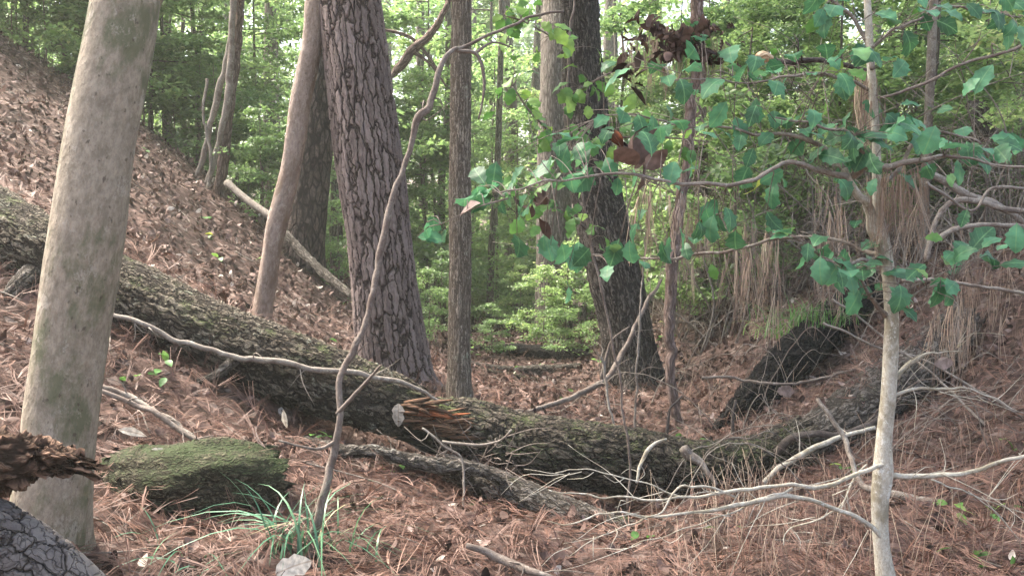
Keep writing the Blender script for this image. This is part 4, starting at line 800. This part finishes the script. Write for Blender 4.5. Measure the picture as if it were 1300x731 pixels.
# sprig hanging in front of the pine
r3 = thing('leafy_sprig', 'small sprig of green leaves with one dead tan leaf hanging between pine and shaggy tree', 'sprig', W(640, 250, 2.6)); D = 2.7
FO3 = Acc(); TW = Acc(); BPA = spline([W(645, 252, 2.52), W(600, 265, 2.5), W(560, 285, 2.52)], .02)
leaves(FO3, [(538, 292), (552, 282), (566, 300), (548, 300), (600, 245), (615, 250), (590, 246)], dj=.03, size=(.07, .1), tints=(.0, .7)); v, q, b = tube([W(645, 252, 2.52), W(600, 265, 2.5), W(560, 285, 2.52)], [.003, .002, .001], 6, .03); TW.add(v, q, b)
FO3.build('foliage', M_green, parent=r3); TW.build('twigs', M_twig, parent=r3)
def one_leaf(name, label, px, py, d, size, prof, mat, tint, nrm, dirv, curl=.8, parent=None):
    A_ = Acc(); c = W(px, py, d); dv = np.array(dirv, float); dv /= np.linalg.norm(dv); nn = np.array(nrm, float); nn -= dv*np.dot(nn, dv); nn /= np.linalg.norm(nn); y = np.cross(nn, dv)
    tv, tq = leaf_t(prof, curl=curl, fold=.25, twist=.5, wav=.2); A_.add(tv[:, 0:1]*size*dv+tv[:, 1:2]*size*y+tv[:, 2:3]*size*nn+c, tq, t=tint, b=tv)
    if parent: return A_.build(name, mat, parent=parent)
    o = A_.build(name, mat, loc=tuple(c)); return tag(o, label, 'leaf')
one_leaf('dead_leaf', '', 610, 258, 2.5, .09, P_OVAL, M_dead, .85, (0, -.6, .8), (-1, 0, -.1), parent=r3)
g_ = G(372, 3.05)
one_leaf('fallen_leaf', 'large cream-coloured curled leaf lying at the bottom beside the dead stem', 350, 728, 3.0, .15, P_BIG, M_cream, .6, (.35, -.75, .5), (1, .1, .45), .9)
one_leaf('fallen_leaf', 'white curled leaf hanging upright above the mossy chunk of log', 360, 520, 3.9, .1, P_NARR, M_cream, .8, (0, -1, .1), (.05, 0, -1), .5)
one_leaf('fallen_leaf', 'pale leaf stuck upright at the break of the log', 506, 512, 5.15, .15, P_BIG, M_cream, .2, (0, -1, .1), (-.05, 0, -1), .3)
one_leaf('fallen_leaf', 'round tan leaf stuck on the right bank beside the sapling trunk', 1186, 462, 4.6, .12, P_OVAL, M_dead, .86, (0, -1, .3), (1, 0, .1), .3)
one_leaf('fallen_leaf', 'broad pale leaf on the black log', 985, 497, 6.6, .15, P_OAK, M_dead, .84, (0, -1, .6), (1, 0, .1), .3)
one_leaf('fallen_leaf', 'white square-looking leaf lying on top of the mossy chunk', 190, 574, 3.7, .08, P_BIG, M_cream, 1., (0, -.8, .6), (1, 0, 0), .3)
one_leaf('fallen_leaf', 'cream leaf curled among needles just above the white square-looking one', 150, 545, 3.75, .12, P_NARR, M_cream, .5, (0, -.8, .6), (1, 0, -.1), .5)
# dead clumps hung in the branches
def dead_clump(name, label, cx, cy, d, w, h, n, size, tints, cat='dead leaves', straw=0):
    t = thing(name, label, cat, W(cx, cy, d)); A_ = Acc()
    for k in range(n):
        a = random.random()*6.28; q_ = min(1.5, abs(random.gauss(0, .55))); c = W(cx+math.cos(a)*q_*w, cy+math.sin(a)*q_*h+10*math.sin(3*a), d+random.uniform(-.12, .12)); tp = random.choice(DEADL)
        scatter(A_, tp, c[None], rng.normal(size=(1, 3))+np.array([[0, -.3, .8]]), np.array([random.random()*6.28]), np.array([size*random.uniform(.6, 1.2)]), np.array([random.uniform(*tints)]))
    A_.build('leaves', M_dead, parent=t)
    if straw:
        S_ = Acc()
        for k in range(straw):
            a = random.random()*6.28; q_ = random.random()**.5; hang(S_, W(cx+math.cos(a)*q_*w, cy+math.sin(a)*q_*h*.6, d), 1, .15, .02)
        S_.build('straw', M_straw, parent=t)
    return t
dead_clump('dead_leaf_clump', 'dark clump of dead leaves and debris caught in branches at top centre right', 862, 56, 3.0, 72, 27, 300, .052, (.15, .62), straw=150)
dead_clump('dead_leaf_clump', 'lower curled greyish purple dead leaves hanging below the dark clump', 812, 203, 2.75, 34, 12, 12, .11, (.45, .65))
dead_clump('dead_leaf_clump', 'small rusty brown dead leaves hanging in front of the straight grey trunk', 678, 262, 2.8, 16, 18, 7, .075, (.25, .4))
dead_clump('dead_leaf_clump', 'small dark dead leaves hanging just below the dark clump', 806, 98, 2.95, 10, 18, 9, .07, (0, .2))
# broken branch with bright wood
branch('broken_hanging_branch', 'dark broken branch with a pale torn end hung among the sapling leaves', [(972, 70, 3.2, 9), (1000, 78, 3.2, 10), (1035, 80, 3.2, 8), (1075, 88, 3.2, 7), (1100, 92, 3.2, 5)], M_darktwig, 8, .15, na=12)
t = bpy.data.objects['broken_hanging_branch']; A_ = Acc(); p, r = pw([(960, 75, 3.18, 7), (968, 72, 3.19, 12), (980, 75, 3.2, 8)]); v, q, b = tube(p, r, 10, .005, rough=.3, rf=6, jag0=.01); A_.add(v, q, b)
A_.build('torn_end', bark('pale_torn_wood', (.45, .32, .2), (.72, .56, .38), (.25, .14, .07), scale=60, stretch=.1, depth=.002, real=False), parent=t)
t = dead_clump('broken_stub_branch', 'short broken stub with an orange torn end above the purple dead leaves', 782, 168, 2.82, 14, 5, 5, .05, (0, .2), cat='branch')
A_ = Acc(); p, r = pw([(776, 168, 2.8, 8), (784, 176, 2.8, 12), (790, 186, 2.8, 5)]); v, q, b = tube(p, r, 8, .005, rough=.3, rf=6); A_.add(v, q, b); A_.build('torn_end', m_or, parent=t)
# hanging straw draped over branches
def drape(label, segs, n, ln, d):
    t = thing('hanging_pine_straw', label, 'pine straw', W(segs[0][0], segs[0][1], d), 'pine straw hanging in the sapling and brush'); S_ = Acc()
    cl = [random.random() for _ in range(max(3, n//12))]
    for k in range(int(n*(.5 if label[0] == 't' else .3))):
        f = random.choice(cl)+random.gauss(0, .07); c = W(segs[0][0]+(segs[1][0]-segs[0][0])*f, segs[0][1]+(segs[1][1]-segs[0][1])*f+random.uniform(-25, 25)*(label[0] != 't')+abs(random.gauss(0, segs[2])), d+random.uniform(-.08, .08)); hang(S_, c, 1, ln, .02)
    S_.build('straw', M_straw, parent=t)
drape('thick curtain of brown pine straw hanging from the sapling fork', [(1108, 212), (1172, 208), 26], 210, .21, 2.85)
drape('tuft of pine straw hanging at the sapling top below the broken branch', [(1080, 82), (1110, 95), 16], 110, .2, 2.95)
drape('curtain of pine straw hanging over the right bank left of the sapling', [(925, 290), (985, 300), 40], 300, .3, 5.2)
drape('thin wisps of pine straw hanging before the leaning oak', [(790, 225), (860, 235), 22], 60, .24, 3.6)
drape('straw hanging by the reddish trunk above the right bank', [(870, 250), (905, 262), 50], 180, .3, 6.2)
drape('straw curtain below the straight sapling trunk fork', [(1020, 245), (1075, 255), 30], 110, .25, 4.6)
drape('straw hanging on brush at the right edge above the bank', [(1190, 300), (1290, 310), 50], 240, .3, 5.6)
drape('straw hanging far right on the bank behind the curled tan leaf', [(1180, 380), (1230, 390), 30], 150, .3, 4.7)
drape('straw hanging above the black log', [(1040, 300), (1090, 310), 40], 150, .3, 5.9)
# ================================================================== GRASS
def grass(name, label, base, n, ln, w, tints, spread=.6, sp=.05, mat=None):
    t = thing(name, label, 'grass', base); A_ = Acc()
    for k in range(n):
        a = random.random()*6.28; l = ln*random.uniform(.5, 1.1); out = spread*random.uniform(.3, 1.3); b0 = np.array(base)+np.array([random.gauss(0, sp), random.gauss(0, sp), -.02]); rows = 7; V = []
        sd = np.array([-math.sin(a), math.cos(a), 0])
        for i_ in range(rows):
            t_ = i_/(rows-1); h_ = l*(t_*.9-out*.75*t_**2.2); o_ = l*out*t_**1.7; ww = w*(1-t_**2*.95)*random.uniform(.95, 1); c = b0+np.array([math.cos(a)*o_, math.sin(a)*o_, h_]); V += [c+sd*ww, c-sd*ww*.9+np.array([0, 0, ww*.5])]
        q = [(2*i_, 2*i_+1, 2*i_+3, 2*i_+2) for i_ in range(rows-1)]; A_.add(np.array(V), np.array(q), t=random.uniform(*tints))
    A_.build('blades', mat or M_grass, parent=t); return t
g0 = G(372, 3.3); grass('grass_clump', 'arching blue-green grass clump in front of the mossy chunk of log', g0, 40, .56, .005, (.15, .8), .95)
g0 = G(425, 3.4); grass('grass_clump', 'few long green blades just right of the dead stem', g0, 16, .42, .005, (.5, 1), .9, .06)
g0 = G(215, 3.15); grass('grass_clump', 'sparse low blades near the bottom left beside the plated log', g0, 12, .3, .004, (.4, .8), 1.2, .08)
g0 = G(605, 6.1); grass('grass_clump', 'small grass tuft at the foot of the shaggy tree', g0, 26, .2, .004, (.3, .8), .8, .05)
g0 = W(1030, 408, 7.6); grass('grass_clump', 'bushy grass tuft drooping over the black log', g0, 150, .4, .0045, (0, .5), .9, .16, M_yel)
g0 = W(985, 425, 7.6); grass('grass_clump', 'smaller yellowish grass tuft left of the bushy one above the black log', g0, 60, .34, .004, (.3, .9), .9, .12, M_yel)
acc = Acc()   # dry upright stalks
for k in range(520):
    px = random.choice([random.gauss(960, 60), random.uniform(820, 1320), random.uniform(880, 1300)]); d = random.uniform(3.1, 5.0); g = G(px, d) if k < 260 else G(random.uniform(860, 1400), random.uniform(6.3, 10)); l = random.uniform(.1, .38); dv = np.array([random.gauss(0, .14), random.gauss(0, .14), 1])
    v, q, b = tube([g, g+dv*l*.5, g+dv*l+np.array([random.gauss(0, .04), 0, 0])], [.0016, .0013, .0006], 4, .2); acc.add(v, q, t=random.betavariate(2, 2))
kind(acc.build('dry_grass_stalks', M_straw), 'stuff')
acc = Acc()   # low green seedlings scattered
tri = [leaf_t(P_OVAL, curl=.4, fold=.2)]
for k in range(150):
    px, d = (random.uniform(430, 900), random.uniform(9.5, 22)) if k < 110 else (random.uniform(100, 1300), random.uniform(3.2, 11)); g = G(px, d); m = random.randint(2, 5)
    pos = g+rng.normal(size=(m, 3))*np.array([.05, .05, .02])+np.array([0, 0, .06]); scatter(acc, tri[0], pos, rng.normal(size=(m, 3))*.3+np.array([0, 0, 1]), rng.random(m)*6.28, np.full(m, .05+.004*d), rng.random(m))
kind(acc.build('low_green_seedlings', M_yel), 'stuff')
# leafy bushes on the ravine floor
rb = copy_tree(protoC, G(660, 15), 1., .45, 'low bright green bush on the ravine floor left of the oak', None); 
for o_ in [rb]:
    if 'group' in o_: del o_['group']
# woodland air
bm_v = np.array([(x, y, z) for x in (-260, 260) for y in (-60, 360) for z in (-3, 35)], float)
hz = Acc().add(bm_v, np.array([(0, 1, 3, 2), (4, 6, 7, 5), (0, 4, 5, 1), (2, 3, 7, 6), (0, 2, 6, 4), (1, 5, 7, 3)]))
mh = bpy.data.materials.new('woodland_air'); mh.use_nodes = True; th_ = mh.node_tree; th_.nodes.clear(); pv = th_.nodes.new('ShaderNodeVolumePrincipled'); oo = th_.nodes.new('ShaderNodeOutputMaterial')
pv.inputs['Color'].default_value = (.93, .96, .84, 1); pv.inputs['Density'].default_value = .002; pv.inputs['Anisotropy'].default_value = 0; th_.links.new(pv.outputs[0], oo.inputs['Volume'])
kind(hz.build('haze', mh, smooth=False), 'stuff')
# ================================================================== LIGHT
w = bpy.data.worlds.new('World'); SC.world = w; w.use_nodes = True; T = w.node_tree; bg = T.nodes['Background']
sky = T.nodes.new('ShaderNodeTexSky'); sky.sky_type = 'NISHITA'; sky.sun_disc = False
EL, AZ = math.radians(56), math.radians(-62)      # azimuth from +Y towards +X
sky.sun_elevation = EL; sky.sun_rotation = AZ; sky.dust_density = 6; sky.air_density = 1
T.links.new(sky.outputs[0], bg.inputs[0]); bg.inputs[1].default_value = .12
sl = bpy.data.lights.new('sun', 'SUN'); sl.energy = 4.0; sl.angle = math.radians(24); sl.color = (1, .93, .82)
so = bpy.data.objects.new('sun', sl); C.objects.link(so)
sd = Vector((math.cos(EL)*math.sin(AZ), math.cos(EL)*math.cos(AZ), math.sin(EL))); so.rotation_euler = sd.to_track_quat('Z', 'Y').to_euler()
SC.view_settings.view_transform = 'Standard'; SC.view_settings.look = 'None'; SC.view_settings.exposure = 2.7; SC.view_settings.gamma = 1
SC.render.engine = 'CYCLES'; SC.cycles.max_bounces = 6; SC.cycles.diffuse_bounces = 3; SC.cycles.transmission_bounces = 3; SC.cycles.glossy_bounces = 2; SC.cycles.use_denoising = True; SC.cycles.volume_bounces = 1; SC.cycles.volume_max_steps = 32; SC.cycles.volume_step_rate = 10
